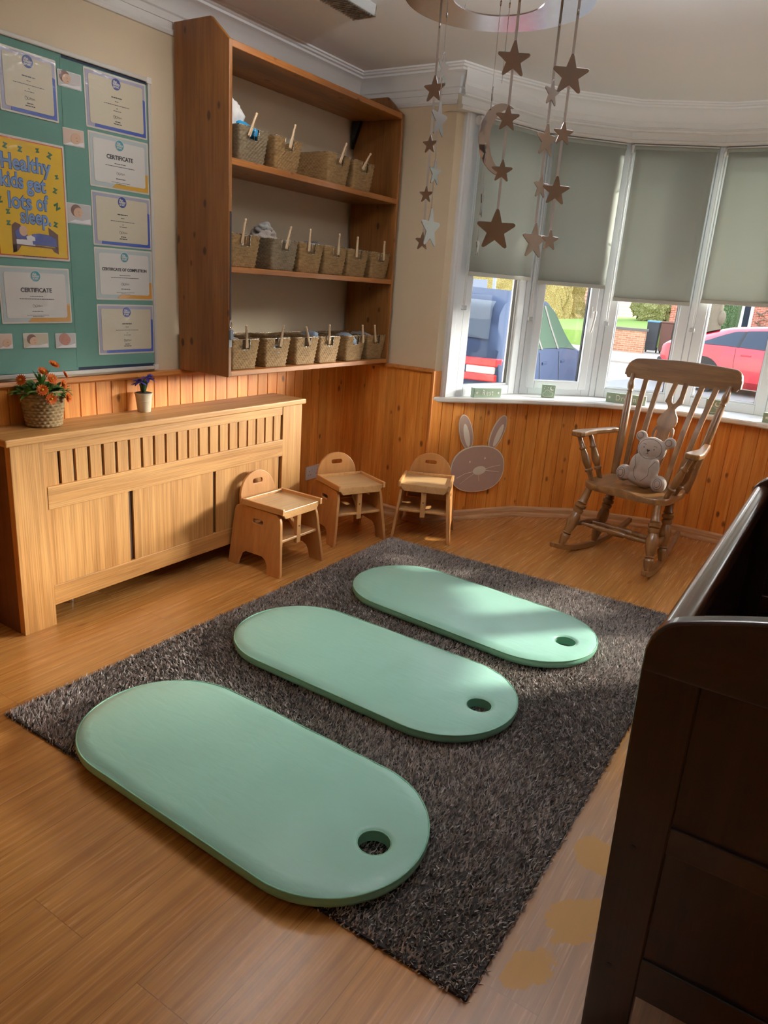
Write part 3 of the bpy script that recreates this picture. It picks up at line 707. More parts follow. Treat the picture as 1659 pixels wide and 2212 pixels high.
def certificate(label, yc, zc, w, h, style, rot=0.0, title=None, depth_l=0, group='certificates on the noticeboard'):
    m = BM(yc, zc, .0212+depth_l*.0016) @ Matrix.Rotation(rot, 4, 'Z')
    t = thing('certificate', label, 'certificate', matrix=m, group=group)
    panel('sheet', rrect(w, h, .004, 2), 0, 'paper', t)
    iw, ih = w-.014, h-.014
    if style == 'blue':
        panel('border', rrect(iw, ih, .001, 1), 1, 'lav', t)
        x0, x1, y0, y1 = -iw/2, iw/2, -ih/2, ih/2
        panel('border_accent', [(x0+.035, y0), (x1, y0), (x1, y1-.062), (x1-.022, y1-.055), (x1-.022, y0+.02), (x0+.038, y0+.02)], 2, 'blue', t)
        panel('panel', rrect(iw-.026, ih-.026, .008), 3, 'cream', t)
        logo(t, 0, h*.5-.034, .0225, 'navy', 4)
        dashes([.055], [.026], .0042, 4).build('name_line', PCOL['ink'], t)
        dashes([.018, .13, .008, .04], [.011, -.003, -.016, -.026], .0024, 4).build('lettering', PCOL['ink'], t)
        signature(t, -.05, 4)
        dashes([.028, .042], [-.068, -.077], .0034, 4).build('signer_lettering', PCOL['ink'], t)
    else:
        panel('border', rrect(iw, ih, .001, 1), 1, 'sky', t)
        x0, x1, y0, y1 = -iw/2, iw/2, -ih/2, ih/2
        panel('border_accent', [(x0+.105, y0), (x1, y0), (x1, y0+.075), (x1-.022, y0+.075), (x1-.022, y0+.02), (x0+.13, y0+.02)], 2, 'orange' if style == 'teal' else 'gold', t)
        panel('panel', rrect(iw-.03, ih-.032, .01), 3, 'white', t)
        logo(t, 0, h*.5-.036, .021, 'tealb', 4, 'white')
        text('title', title, .024 if len(title) < 14 else .0178, PCOL['ink'], t, Matrix.Translation((0, .021, 5*LZ)), extrude=.0003, offset=.0006)
        dashes([.06, .155], [-.003, -.014], .0026, 4).build('lettering', PCOL['ink'], t)
        signature(t, -.042, 4)
        dashes([.05], [-.064], .0032, 4).build('signer_lettering', PCOL['ink'], t)
        dashes([.1, .05], [-.079, -.085], .0018, 4).build('small_lettering', PCOL['ink'], t)
    return t
certificate('blue and lavender bordered certificate above the yellow poster', 1.902, 2.174, .245, .225, 'blue', .0)
certificate('teal badge certificate reading CERTIFICATE below the yellow poster', 1.871, 1.381, .318, .227, 'teal', .008, 'CERTIFICATE')
certificate('blue bordered certificate at the noticeboard corner, highest by the frame', 2.311, 2.19, .318, .225, 'blue', .012)
certificate('gold cornered certificate reading CERTIFICATE beside the second baby photo', 2.316, 1.956, .316, .218, 'gold', .006, 'CERTIFICATE')
certificate('blue bordered certificate in the middle of the column by the frame', 2.319, 1.718, .318, .225, 'blue', .003)
certificate('certificate reading CERTIFICATE OF COMPLETION', 2.32, 1.485, .318, .226, 'teal', .004, 'CERTIFICATE OF COMPLETION')
certificate('lowest blue bordered certificate, above the navy strip near the shelves', 2.321, 1.238, .32, .227, 'blue', .0)
# yellow poster
po = thing('poster', 'yellow poster reading Healthy kids get lots of sleep', 'poster', matrix=BM(1.879, 1.752, .0216))
pw, ph = .318, .452; pc = (1.879, 1.752)
panel('sheet', rrect(pw, ph, .004, 2), 0, 'paper', po); panel('red_border', rrect(pw-.014, ph-.016, .001, 1), 1, 'red', po); panel('yellow_ground', rrect(pw-.022, ph-.024, .001, 1), 2, 'yellow', po)
L2 = lambda y, z: (y-pc[0], z-pc[1])
for s_, (y0, y1, zz), sz in (('Healthy', (1.757, 1.970, 1.882), .079), ('kids', (1.752, 1.848, 1.816), .079), ('get', (1.860, 1.946, 1.811), .079), ('lots', (1.777, 1.878, 1.741), .083), ('of', (1.895, 1.949, 1.743), .083), ('sleep.', (1.824, 1.960, 1.687), .079)):
    u, v = L2((y0+y1)/2, zz)
    for nm, off, lay, col in (('lettering_edge', .0034, 3, 'lettedge'), ('lettering', .0012, 4, 'lettblue')):
        o = text(nm, s_, sz, PCOL[col], po, Matrix.Translation((u, v, lay*LZ+.0003)), extrude=.0003, offset=off)
        wd = max(p.co.x for p in o.data.vertices)-min(p.co.x for p in o.data.vertices); k = (y1-y0)/wd
        for p in o.data.vertices: p.co.x *= k
    oo = po.children[-1]
for (y, z), sz, ro in zip([(1.784, 1.941), (1.844, 1.937), (1.918, 1.944), (1.972, 1.934), (1.997, 1.857), (1.987, 1.804), (1.989, 1.744), (1.774, 1.701), (1.773, 1.659), (1.98, 1.672), (1.743, 1.742)], [.03, .03, .022, .034, .022, .03, .04, .026, .026, .03, .036], [-.25, -.1, .1, -.45, .2, -.3, .5, .1, 0, -.2, .2]):
    u, v = L2(y, z); text('letter_z', 'z', sz*1.25, PCOL['green'], po, Matrix.Translation((u, v, 3*LZ+.0003)) @ Matrix.Rotation(ro, 4, 'Z'), extrude=.0003, offset=.0018)
bed = [('headboard', [(1.785, 1.65), (1.80, 1.662), (1.822, 1.655), (1.822, 1.60), (1.80, 1.59), (1.80, 1.55), (1.783, 1.545)], 'brown', 3), ('bed_frame', [(1.785, 1.585), (1.985, 1.575), (1.985, 1.552), (1.965, 1.56), (1.955, 1.572), (1.82, 1.575), (1.805, 1.555), (1.785, 1.546)], 'brown', 3),
       ('footboard', [(1.944, 1.655), (1.987, 1.63), (1.985, 1.56), (1.962, 1.59), (1.948, 1.60)], 'brown', 3), ('mattress', [(1.80, 1.598), (1.88, 1.60), (1.88, 1.578), (1.80, 1.58)], 'pillow', 4),
       ('pillow', [(1.795, 1.625), (1.82, 1.65), (1.845, 1.648), (1.85, 1.60), (1.80, 1.60)], 'bedblue', 5), ('blanket', [(1.868, 1.622), (1.90, 1.628), (1.95, 1.624), (1.975, 1.612), (1.977, 1.58), (1.87, 1.583)], 'bedblue', 6),
       ('head', [(1.832+.018*math.cos(q*PI/8), 1.632+.020*math.sin(q*PI/8)) for q in range(16)], 'skin', 6), ('arm', [(1.842, 1.612), (1.862, 1.618), (1.88, 1.61), (1.88, 1.597), (1.845, 1.597)], 'pillow', 7)]
for nm, pts, col, lay in bed: panel(nm, [L2(*q) for q in pts], lay, col, po)
u, v = L2(1.875, 1.5355); mm_ = dashes([.105], [v], .0035, 3, u); mm_.build('caption', PCOL['ink'], po)
# baby photographs: a sleeping head on a pale sheet
def photo(label, yc, zc, w, h, bg, skin, hair, hx, hy, hr, rot=0.0):
    t = thing('photo_card', label, 'photo', matrix=BM(yc, zc, .0214) @ Matrix.Rotation(rot, 4, 'Z'), group='sleeping baby photos')
    panel('sheet', rrect(w, h, .003, 2), 0, 'white', t); panel('picture', rrect(w-.006, h-.006, .002, 2), 1, bg, t)
    if hair: panel('hair', ellipse(hr*1.08, hr*1.02, 20, hx-.004, hy+.004), 2, hair, t)
    panel('face', ellipse(hr*.95, hr*.8, 20, hx+.004, hy-.003, .5), 3, skin, t)
    mk = MB(); mk.box((hx+.004, hy-.001, 4*LZ), (hx+.010, hy+.0003, 4*LZ+.0003)); mk.box((hx+.006, hy-.012, 4*LZ), (hx+.013, hy-.0108, 4*LZ+.0003)); mk.build('features', PCOL['brown'], t)
    panel('blanket', [(-w*.45, -h*.45), (w*.45, -h*.45), (w*.45, -h*.2), (w*.1, -h*.32), (-w*.2, -h*.3)], 2, 'pillow', t)
PCOL['pic_grey'] = laminate('laminate_pic_grey', '#b9b6b8'); PCOL['pic_pink'] = laminate('laminate_pic_pink', '#cbb3a6'); PCOL['pic_beige'] = laminate('laminate_pic_beige', '#b9b09c'); PCOL['skin2'] = laminate('laminate_skin', '#a86f5e'); PCOL['hairc'] = laminate('laminate_hair', '#6d4c44')
photo('small photo of a sleeping baby in pale blue, highest on the noticeboard', 2.085, 2.232, .108, .06, 'pic_grey', 'skin', 'hairc', -.02, .004, .022, .01)
photo('small photo of a pale pink baby face between certificate and poster', 2.089, 2.02, .1, .066, 'pic_pink', 'skin', None, .005, 0, .026, .02)
photo('small photo of a curled baby hand and face beside the poster', 2.096, 1.724, .117, .082, 'pic_grey', 'skin', 'hairc', -.01, .008, .024, .0)
photo('small photo of a baby face cut by the board edge, lowest row', 1.72, 1.197, .06, .062, 'pic_pink', 'skin', None, .0, -.004, .02)
photo('small photo of a dark haired baby on beige, lowest row', 1.854, 1.197, .114, .062, 'pic_beige', 'skin', 'hairc', -.016, .002, .02)
photo('small photo of a reddish sleeping newborn, lowest row near the seam', 1.995, 1.193, .1, .064, 'pic_grey', 'skin2', 'skin2', -.004, .004, .024)

# ------------------------------------------------------------------ radiator cover with its radiator
rc = thing('radiator_cover', 'long oak effect radiator cover with slatted top band under the noticeboard', 'radiator cover', (T, 0, 0))
xf = .263-T; Y0, Y1, ZT = 1.556, 3.36, .85
MB().box((.0, Y0-.022, ZT-.03), (xf+.016, Y1+.018, ZT)).build('top_board', 'oak_y', rc, bevel=.005)
MB().box((xf-.035, Y0, 0), (xf, Y0+.147, ZT-.03)).build('post', 'oak_z', rc, bevel=.002)
MB().box((xf-.035, Y1-.17, 0), (xf, Y1, ZT-.03)).build('post', 'oak_z', rc, bevel=.002)
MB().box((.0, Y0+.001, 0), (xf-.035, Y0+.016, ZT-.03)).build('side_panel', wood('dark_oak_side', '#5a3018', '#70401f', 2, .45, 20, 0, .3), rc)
MB().box((.0, Y1-.016, 0), (xf-.035, Y1-.001, ZT-.03)).build('side_panel', 'oak_z', rc)
ya, yb = Y0+.147, Y1-.17
MB().box((xf-.026, ya, .770), (xf-.004, yb, ZT-.03)).build('top_rail', 'oak_y', rc, bevel=.002)
MB().box((xf-.022, ya, .529), (xf+.002, yb, .627)).build('middle_rail', 'oak_y', rc, bevel=.002)
MB().box((xf-.026, ya, .092), (xf-.002, yb, .182)).build('bottom_rail', 'oak_y', rc, bevel=.002)
ns = 21; pitch = (yb-ya)/ns
sl0 = None
for k in range(ns):
    yy = ya+k*pitch
    MB().box((xf-.022, yy+(0.0 if k == 0 else .006), .62), (xf-.010, yy+pitch-.008, .775)).build('slat', 'oak_z', rc)
for p0, p1 in ((ya, ya+.408), (ya+.434, ya+.944), (ya+.966, yb-.022)):
    MB().box((xf-.024, p0, .175), (xf-.008, p1, .535)).build('panel', 'oak_z', rc)
for p0, p1 in ((ya+.406, ya+.436), (ya+.942, ya+.968), (yb-.024, yb)):
    MB().box((xf-.032, p0, .175), (xf-.018, p1, .535)).build('stile', 'oak_dark', rc)
rd = thing('radiator', 'white panel radiator glimpsed through the slats of its oak cover', 'radiator', (T, 0, 0))
m = MB(); m.box((.05, 1.85, .15), (.12, 3.1, .76)); m.build('radiator_panel', 'white', rd, bevel=.01)
for k in range(36): m2 = None
m = MB()
for k in range(37): m.box((.12, 1.87+k*.033, .17), (.128, 1.885+k*.033, .74))
m.build('rib', 'white', rd, bevel=.003)
for yv in (1.88, 3.07): MB().tube([(.09, yv, 0), (.09, yv, .16)], .011, 10).build('pipe', 'chrome', rd)

# ------------------------------------------------------------------ flowers on the cover
def woven_pot(t, r0, r1, h):
    nr, nc = 11, 22; vs = []; fs = []; ns_ = nc*4
    for layer in (0, 1):
        for j in range(nr*4+1):
            f = j/(nr*4)
            for k in range(ns_):
                row = f*nr; ph_ = (k/4 + (.5 if int(min(row, nr-.01)) % 2 else 0))
                bul = abs(math.sin(PI*row))**.6*abs(math.sin(PI*ph_))**.5*.006 if layer == 0 else -.006
                rr = r0+(r1-r0)*f+bul; vs.append((rr*math.cos(2*PI*k/ns_), rr*math.sin(2*PI*k/ns_), h*f))
    N = (nr*4+1)*ns_
    for j in range(nr*4):
        for k in range(ns_):
            k2 = (k+1) % ns_; fs.append((j*ns_+k, j*ns_+k2, (j+1)*ns_+k2, (j+1)*ns_+k)); fs.append((N+j*ns_+k2, N+j*ns_+k, N+(j+1)*ns_+k, N+(j+1)*ns_+k2))
    j = nr*4
    for k in range(ns_): k2 = (k+1) % ns_; fs.append((j*ns_+k, j*ns_+k2, N+j*ns_+k2, N+j*ns_+k))
    fs.append(tuple(range(ns_))[::-1])
    return MB().add(vs, fs).build('wicker_pot', MAT.setdefault('wicker', straw('paper_wicker', '#8f7650', '#b59d74')), t, smooth=True, fix=False)
MAT['leaf'] = flat('leaf_green', '#5f8a3c', .5, .15, 30); MAT['leaf_d'] = flat('leaf_dark', '#2c4a22', .5, .15, 30)
MAT['petal_o'] = flat('orange_petal', '#dd6a17', .6, .1, 60); MAT['heart_y'] = flat('flower_heart', '#d79a2b', .7); MAT['petal_p'] = flat('violet_petal', '#5546a6', .55, .12, 60); MAT['petal_w'] = flat('pale_petal', '#cfc6d6', .6)
MAT['soil'] = flat('soil', '#3b2a1c', .95); MAT['cream_pot'] = flat('cream_pot_glaze', '#cdc2a9', .5, .03)
def leaf(mb, p, d, L, w, bend=.3):
    p = Vector(p); d = Vector(d).normalized(); sd = d.cross(Vector((0, 0, 1))); sd = sd.normalized() if sd.length > .05 else Vector((1, 0, 0)); nr = sd.cross(d)
    c, n = [], 6
    for i in range(n+1):
        t = i/n; q = p+d*(L*t)-Vector((0, 0, 1))*(bend*L*t*t); ww = w*math.sin(PI*min(1, .08+t*.92))**.8
        c += [q-sd*ww, q+nr*(ww*-.25), q+sd*ww]
    mb.add(c, [(i*3+k, i*3+k+1, i*3+k+4, i*3+k+3) for i in range(n) for k in range(2)])
fp = thing('flower_basket', 'wicker pot of orange artificial flowers standing on the radiator cover', 'plant', (.10, 1.815, ZT+.001))
woven_pot(fp, .068, .088, .155); MB().prism(ellipse(.082, .082, 24), .13, .138).build('soil', 'soil', fp)
lf = MB(); rr_ = random.Random(3)
for k in range(190):
    a_ = rr_.uniform(0, 2*PI); e_ = rr_.uniform(.05, 1.3); rad = rr_.uniform(.02, .088)
    p_ = (rad*math.cos(a_), rad*math.sin(a_), .135+rr_.uniform(0, .05)*(1-rad/.1))
    leaf(lf, p_, (math.cos(a_)*math.cos(e_), math.sin(a_)*math.cos(e_), math.sin(e_)), rr_.uniform(.035, .065), rr_.uniform(.009, .015), .45)
for k in range(12):
    a_ = rr_.uniform(0, 2*PI); leaf(lf, (0, 0, .16), (math.cos(a_)*.4, math.sin(a_)*.4, 1), rr_.uniform(.08, .12), .004, .25)
o_ = lf.build('foliage', 'leaf', fp, smooth=True, fix=False)
def daisy(t, p, d, r_):
    d = Vector(d).normalized(); q = d.to_track_quat('Z', 'Y').to_matrix().to_4x4(); mm_ = Matrix.Translation(p) @ q
    m_ = MB()
    for ring, (n_, rr, tilt) in enumerate(((16, r_, .25), (14, r_*.8, .6), (10, r_*.55, 1.0))):
        for k in range(n_):
            a_ = 2*PI*k/n_+ring*.2; leaf(m_, (0, 0, 0), (math.cos(a_)*math.cos(tilt), math.sin(a_)*math.cos(tilt), math.sin(tilt)), rr, rr*.16, .1)
    fl = m_.build('flower', 'petal_o', t, smooth=True, matrix=mm_, fix=False)
    MB().ball((0, 0, r_*.22), r_*.22, 8).build('flower_centre', 'heart_y', fl, smooth=True)
for (px, py, pz), d_ in (((.09, -.055, .165), (1, -.5, .5)), ((.075, .0, .205), (1, 0, .5)), ((.03, .09, .21), (.6, .8, .5)), ((.055, .065, .175), (.9, .5, .3)), ((.02, .05, .255), (.6, .2, .8)), ((.10, -.025, .128), (1, -.2, .1)), ((.095, .055, .125), (1, .5, .1)), ((.02, -.1, .2), (.4, -1, .4)), ((-.0, .01, .225), (.8, .1, .8))):
    daisy(fp, (px, py, pz), d_, .027)
ip = thing('iris_pot', 'small cream pot with two violet artificial irises on the radiator cover', 'plant', (.085, 2.355, ZT+.001))
m = MB(); m.lathe((0, 0, 0), (0, 0, .092), [(0, .030), (.02, .031), (.55, .0365), (.56, .038), (.58, .0365), (.93, .040), (.94, .043), (1.0, .043)], 28); m.build('pot', 'cream_pot', ip, smooth=True, auto=40)
MB().prism(ellipse(.038, .038, 24), .0925, .0935).build('soil', 'soil', ip)
lf = MB()
for k in range(8):
    a_ = k*.85; leaf(lf, (.008*math.cos(a_), .008*math.sin(a_), .09), (math.cos(a_)*.2, math.sin(a_)*.25, 1), .075+.012*(k % 3), .0065, .06)
lf.build('foliage', 'leaf_d', ip, smooth=True, fix=False)
for (y_, z_, lean) in ((-.03, .158, -.6), (.022, .172, .5)):
    st = MB().tube([(0, lean*.012, .09), (.003, y_*.5, .12), (.006, y_, z_-.012)], .0035, 6).build('stem', 'leaf_d', ip, smooth=True)
    m = MB(); rr_ = random.Random(int(z_*1000))
    for k in range(22):
        a_ = 2*PI*k/22*2.4; ti = rr_.uniform(-.35, 1.1); leaf(m, (.006, y_, z_-.01), (math.cos(a_)*math.cos(ti), math.sin(a_)*math.cos(ti)+lean*.4, math.sin(ti)), rr_.uniform(.034, .05), .0085, .35)
    fl = m.build('flower', 'petal_p', ip, smooth=True, fix=False)
    m = MB()
    for k in range(5): leaf(m, (.008, y_, z_-.012), (.6, lean*.5+.3*math.cos(k), .2+.3*math.sin(k*2)), .022, .005, .2)
    m.build('pale_throat', 'petal_w', fl, smooth=True, fix=False)

# ------------------------------------------------------------------ double socket
so = thing('plug_socket', 'white double plug socket on the pine panelling beside the radiator cover', 'socket', matrix=BM(3.792, .279, T))
MB().prism(rrect(.152, .09, .006), 0, .011).build('plate', 'white', so, bevel=.002)
for sx_ in (-1, 1):
    MB().box((sx_*.014-.006, .012, .011), (sx_*.014+.006, .034, .0145)).build('switch', 'white', so, bevel=.001)
    m = MB(); cx = sx_*.042
    m.box((cx-.002, .008, .0108), (cx+.002, .017, .0114)); m.box((cx-.015, -.014, .0108), (cx-.008, -.010, .0114)); m.box((cx+.008, -.014, .0108), (cx+.015, -.010, .0114))
    m.build('pin_hole', 'black', so)

# ------------------------------------------------------------------ toddler chairs
def make_toddler_chair():
    t = thing('toddler_chair', 'x', 'chair', group='low wooden toddler chairs with trays')
    for s in (-1, 1):
        out = [(-.184, 0), (-.180, .02), (-.164, .30), (-.155, .325), (-.135, .335), (.10, .335), (.14, .333), (.162, .318), (.170, .29), (.2, .02), (.198, .0), (.105, 0), (.098, .05), (.085, .075), (.06, .088), (-.06, .088), (-.09, .07), (-.105, .03), (-.112, 0)]
        hole = rrect(.075, .024, .0119, 5, .01, .268)
        def fn(u, v, q, s=s): return (u, s*(.187-.105*v/1.0+q), v)
        m = MB(); with_hole(m, out, hole, -.018, 0, fn); m.build('side_panel', 'beech', t, bevel=.003)
    # backrest
    bw_ = .138
    out = [(-bw_, .20), (bw_, .20), (bw_, .36)] + [(bw_*math.cos(q*PI/20), .36+.137*math.sin(q*PI/20)) for q in range(1, 20)] + [(-bw_, .36)]
    m = MB(); with_hole(m, out, rrect(.075, .026, .0125, 5, 0, .438), -.014, 0, lambda u, v, q: (-.118+q-(v-.2)*.10, u, v)); m.build('backrest', 'beech', t, bevel=.003)
    MB().box((-.14, -.157, .178), (.165, .157, .194)).build('seat', 'beech_x', t, bevel=.004)
    MB().box((-.085, -.15, .347), (.168, .15, .358)).build('tray', MAT.setdefault('tray', wood('worn_tray_top', '#c7a070', '#d6b586', 1, .3, 8, 0, .15)), t)
    rim = MB(); rim.box((-.105, -.162, .342), (.19, -.146, .376)); rim.build('tray_side', 'beech_x', t, bevel=.003)
    MB().box((-.105, .146, .342), (.19, .162, .376)).build('tray_side', 'beech_x', t, bevel=.003)
    MB().box((-.105, -.146, .342), (-.09, .146, .374)).build('tray_back_rail', 'beech_x', t, bevel=.003)
    MB().prism([(-.150, .36), (.150, .36), (.150, .345), (.125, .315), (-.125, .315), (-.150, .345)], .166, .18, lambda u, v, q: (q, u, v)).build('tray_front', 'beech_x', t, bevel=.003)
    MB().box((.142, -.016, .15), (.166, .016, .32)).build('crotch_post', 'beech', t, bevel=.003)
    MB().prism([(.142, .22), (.142, .245), (.06, .335), (.04, .335)], -.012, .012, lambda u, v, q: (u, q, v)).build('brace', 'beech', t, bevel=.002)
    MB().tube([(.155, 0, .246), (.168, 0, .246)], .004, 10).build('bolt', 'ink', t)
    return t
c0 = make_toddler_chair()
def put_chair(o, A, B, label):
    A = Vector(A); B = Vector(B); d = (B-A).normalized(); f = Vector((d.y, -d.x)); c = (A+B)/2-f*.198
    o.location = (c.x, c.y, 0); o.rotation_euler = (0, 0, math.atan2(f.y, f.x)); o['label'] = label
put_chair(c0, (.648, 2.741), (.655, 3.109), 'low beech toddler chair with tray in front of the radiator cover')
c1 = copy_tree(c0); put_chair(c1, (.569, 3.32), (.726, 3.655), 'low beech toddler chair beside the wall socket, between the other two chairs')
c2 = copy_tree(c0); put_chair(c2, (.73, 3.70), (1.076, 3.848), 'low beech toddler chair in front of the bunny plaque corner, showing its front')

# ------------------------------------------------------------------ bunny plaque on the bay panelling
A_ = Vector(bay[0]); B_ = Vector(bay[1]); tt_ = (B_-A_).normalized(); nn_ = Vector((tt_.y, -tt_.x))
FM = Matrix(((tt_.x, 0, nn_.x, A_.x+nn_.x*.001), (tt_.y, 0, nn_.y, A_.y+nn_.y*.001), (0, 1, 0, 0), (0, 0, 0, 1)))
bn = thing('bunny_plaque', 'flat taupe wooden bunny face with cream ears hung on the pine panelling', 'wall plaque', matrix=FM)
MAT['taupe'] = flat('taupe_paint', '#b5988b', .6, .02); MAT['cream_line'] = flat('cream_paint', '#e9e1d4', .6, .02)
def plaque(name, poly, z0, z1, mat, parent): return MB().prism(poly, z0, z1).build(name, mat, parent, bevel=.001)
fc = [(.40+.216*math.copysign(abs(math.cos(q))**.86, math.cos(q)), .362+.163*math.copysign(abs(math.sin(q))**.86, math.sin(q))) for q in [2*PI*k/56 for k in range(56)]]
fci = [(.40+(x-.40)*.972, .362+(y-.362)*.966) for x, y in fc]
fb_ = plaque('face_rim', fc, .008, .018, 'cream_line', bn); plaque('face', fci, .0182, .0192, 'taupe', bn)
for nm, c_, rx, ry, ro in (('ear', (.283, .618), .052, .125, .30), ('ear', (.538, .612), .050, .125, -.38)):
    e = plaque(nm, ellipse(rx, ry, 36, c_[0], c_[1], ro), .0, .009, 'cream_line', bn)
    plaque('ear_face', ellipse(rx-.005, ry-.005, 36, c_[0], c_[1], ro), .0092, .0102, 'taupe', e)
    plaque('inner_ear', ellipse(rx*.42, ry*.66, 30, c_[0]+.005, c_[1]-.02, ro), .0104, .0116, 'cream_line', e)
plaque('nose', ellipse(.052, .030, 28, .412, .352, .12), .0194, .0206, 'cream_line', bn)
for ex, ey in ((.329, .416), (.448, .437)): plaque('eye', ellipse(.006, .008, 12, ex, ey), .0194, .0204, 'cream_line', bn)
for pts in ([(.362, .345), (.30, .335), (.236, .305)], [(.37, .33), (.32, .30), (.266, .262)], [(.408, .322), (.412, .30), (.418, .278)], [(.462, .362), (.52, .376), (.58, .383)], [(.462, .35), (.52, .343), (.575, .333)]):
    MB().tube([(x, y, .0196) for x, y in pts], .0016, 5).build('whisker', 'cream_line', bn)
#PART3
# ------------------------------------------------------------------ rug: dense shag pile over a backing
RX0, RX1, RY0, RY1 = .735, 2.555, 1.17, 3.70
RH = .010
rug = thing('rug', 'large charcoal grey shaggy rug on the laminate floor under the mats', 'rug')
MB().box((RX0+.012, RY0+.012, .0005), (RX1-.012, RY1-.012, RH)).build('backing', flat('rug_backing', '#2a2524', .95, .1, 40), rug)
def pile():
    rng = np.random.default_rng(5); N = 150000
    x = rng.uniform(RX0+.006, RX1-.006, N); y = rng.uniform(RY0+.006, RY1-.006, N)
    keep = np.minimum(np.minimum(x-RX0, RX1-x), np.minimum(y-RY0, RY1-y)) > rng.uniform(.004, .012, N); x, y = x[keep], y[keep]; N = len(x)
    flow = .9*np.sin(x*4.1+1.3*np.sin(y*3.3))+1.1*np.sin(y*5.3+x*1.7)
    az_ = flow+rng.normal(0, 1.1, N); tilt = rng.uniform(.25, 1.05, N); L = rng.uniform(.013, .021, N); w = rng.uniform(.0016, .0028, N)
    ex = np.minimum(x-RX0, RX1-x); ey = np.minimum(y-RY0, RY1-y)
    dx, dy, dz = np.cos(az_)*np.sin(tilt), np.sin(az_)*np.sin(tilt), np.cos(tilt)
    wa = rng.uniform(0, 2*np.pi, N); wx, wy = np.cos(wa)*w, np.sin(wa)*w
    zb = np.where(np.minimum(ex, ey) < .016, .001, RH-.002)
    V = np.empty((N, 5, 3), np.float32)
    mx, my, mz = x+dx*L*.45, y+dy*L*.45, zb+L*.6*np.maximum(dz, .5)
    tx, ty, tz = x+dx*L, y+dy*L, zb+L*dz+.002
    V[:, 0] = np.stack([x-wx, y-wy, zb], 1); V[:, 1] = np.stack([x+wx, y+wy, zb], 1)
    V[:, 2] = np.stack([mx+wx*.9, my+wy*.9, mz], 1); V[:, 3] = np.stack([mx-wx*.9, my-wy*.9, mz], 1); V[:, 4] = np.stack([tx, ty, tz], 1)
    me = bpy.data.meshes.new('pile'); me.vertices.add(N*5); me.vertices.foreach_set('co', V.reshape(-1))
    base = (np.arange(N)*5)[:, None]
    li = np.concatenate([base+np.array([[0, 1, 2, 3]]), base+np.array([[3, 2, 4]])], 1).reshape(-1)
    me.loops.add(N*7); me.loops.foreach_set('vertex_index', li.astype(np.int32))
    me.polygons.add(N*2); st = np.stack([np.arange(N)*7, np.arange(N)*7+4], 1).reshape(-1); me.polygons.foreach_set('loop_start', st.astype(np.int32))
    me.update(calc_edges=True)
    at = me.attributes.new('tint', 'FLOAT', 'POINT'); tv = np.clip(rng.beta(1.6, 2.2, N), 0, 1); at.data.foreach_set('value', np.repeat(tv, 5).astype(np.float32))
    return me
t = NT('rug_pile'); at_ = t.add('ShaderNodeAttribute'); at_.attribute_name = 'tint'
t.bsdf(t.ramp(at_.outputs['Fac'], [(.0, C('#7b726e')), (.45, C('#b9afaa')), (1.0, C('#e6dfda'))]), .85, None, Sheen_Weight=.2)
po_ = link('pile', pile(), t.m, rug); po_['kind'] = 'stuff'

# ------------------------------------------------------------------ sleep mats
def vinyl():
    t = NT('mint_vinyl'); co = t.coord()
    n1 = t.noise(co, 5, 3, .5, .6); n2 = t.noise(t.coord('Object', (2.5, 9, 1)), 3, 3, .5, 1.0)
    col = t.mix(n1, C('#90c1b3'), C('#99ccbd'))
    h = t.math('ADD', t.math('MULTIPLY', n1, .5), t.math('MULTIPLY', n2, .5))
    t.bsdf(col, .36, t.bump(h, .10, .02), Coat_Weight=.12, Coat_Roughness=.3); return t.m
MAT['vinyl'] = vinyl(); MAT['piping'] = flat('mint_piping', '#7fb89d', .45, .03); MAT['vinyl_side'] = flat('mint_vinyl_side', '#82bda3', .4, .04, 20)
ML, MW, MH = 1.27, .575, .042
def stadium(L, W, n=28, ny=16):
    r_ = W/2; h = L/2-r_; p = []
    for k in range(n+1): a_ = -PI/2+PI*k/n; p.append((h+r_*math.cos(a_), r_*math.sin(a_)))
    for k in range(1, ny): p.append((h-2*h*k/ny, r_))
    for k in range(n+1): a_ = PI/2+PI*k/n; p.append((-h+r_*math.cos(a_), r_*math.sin(a_)))
    for k in range(1, ny): p.append((-h+2*h*k/ny, -r_))
    return p
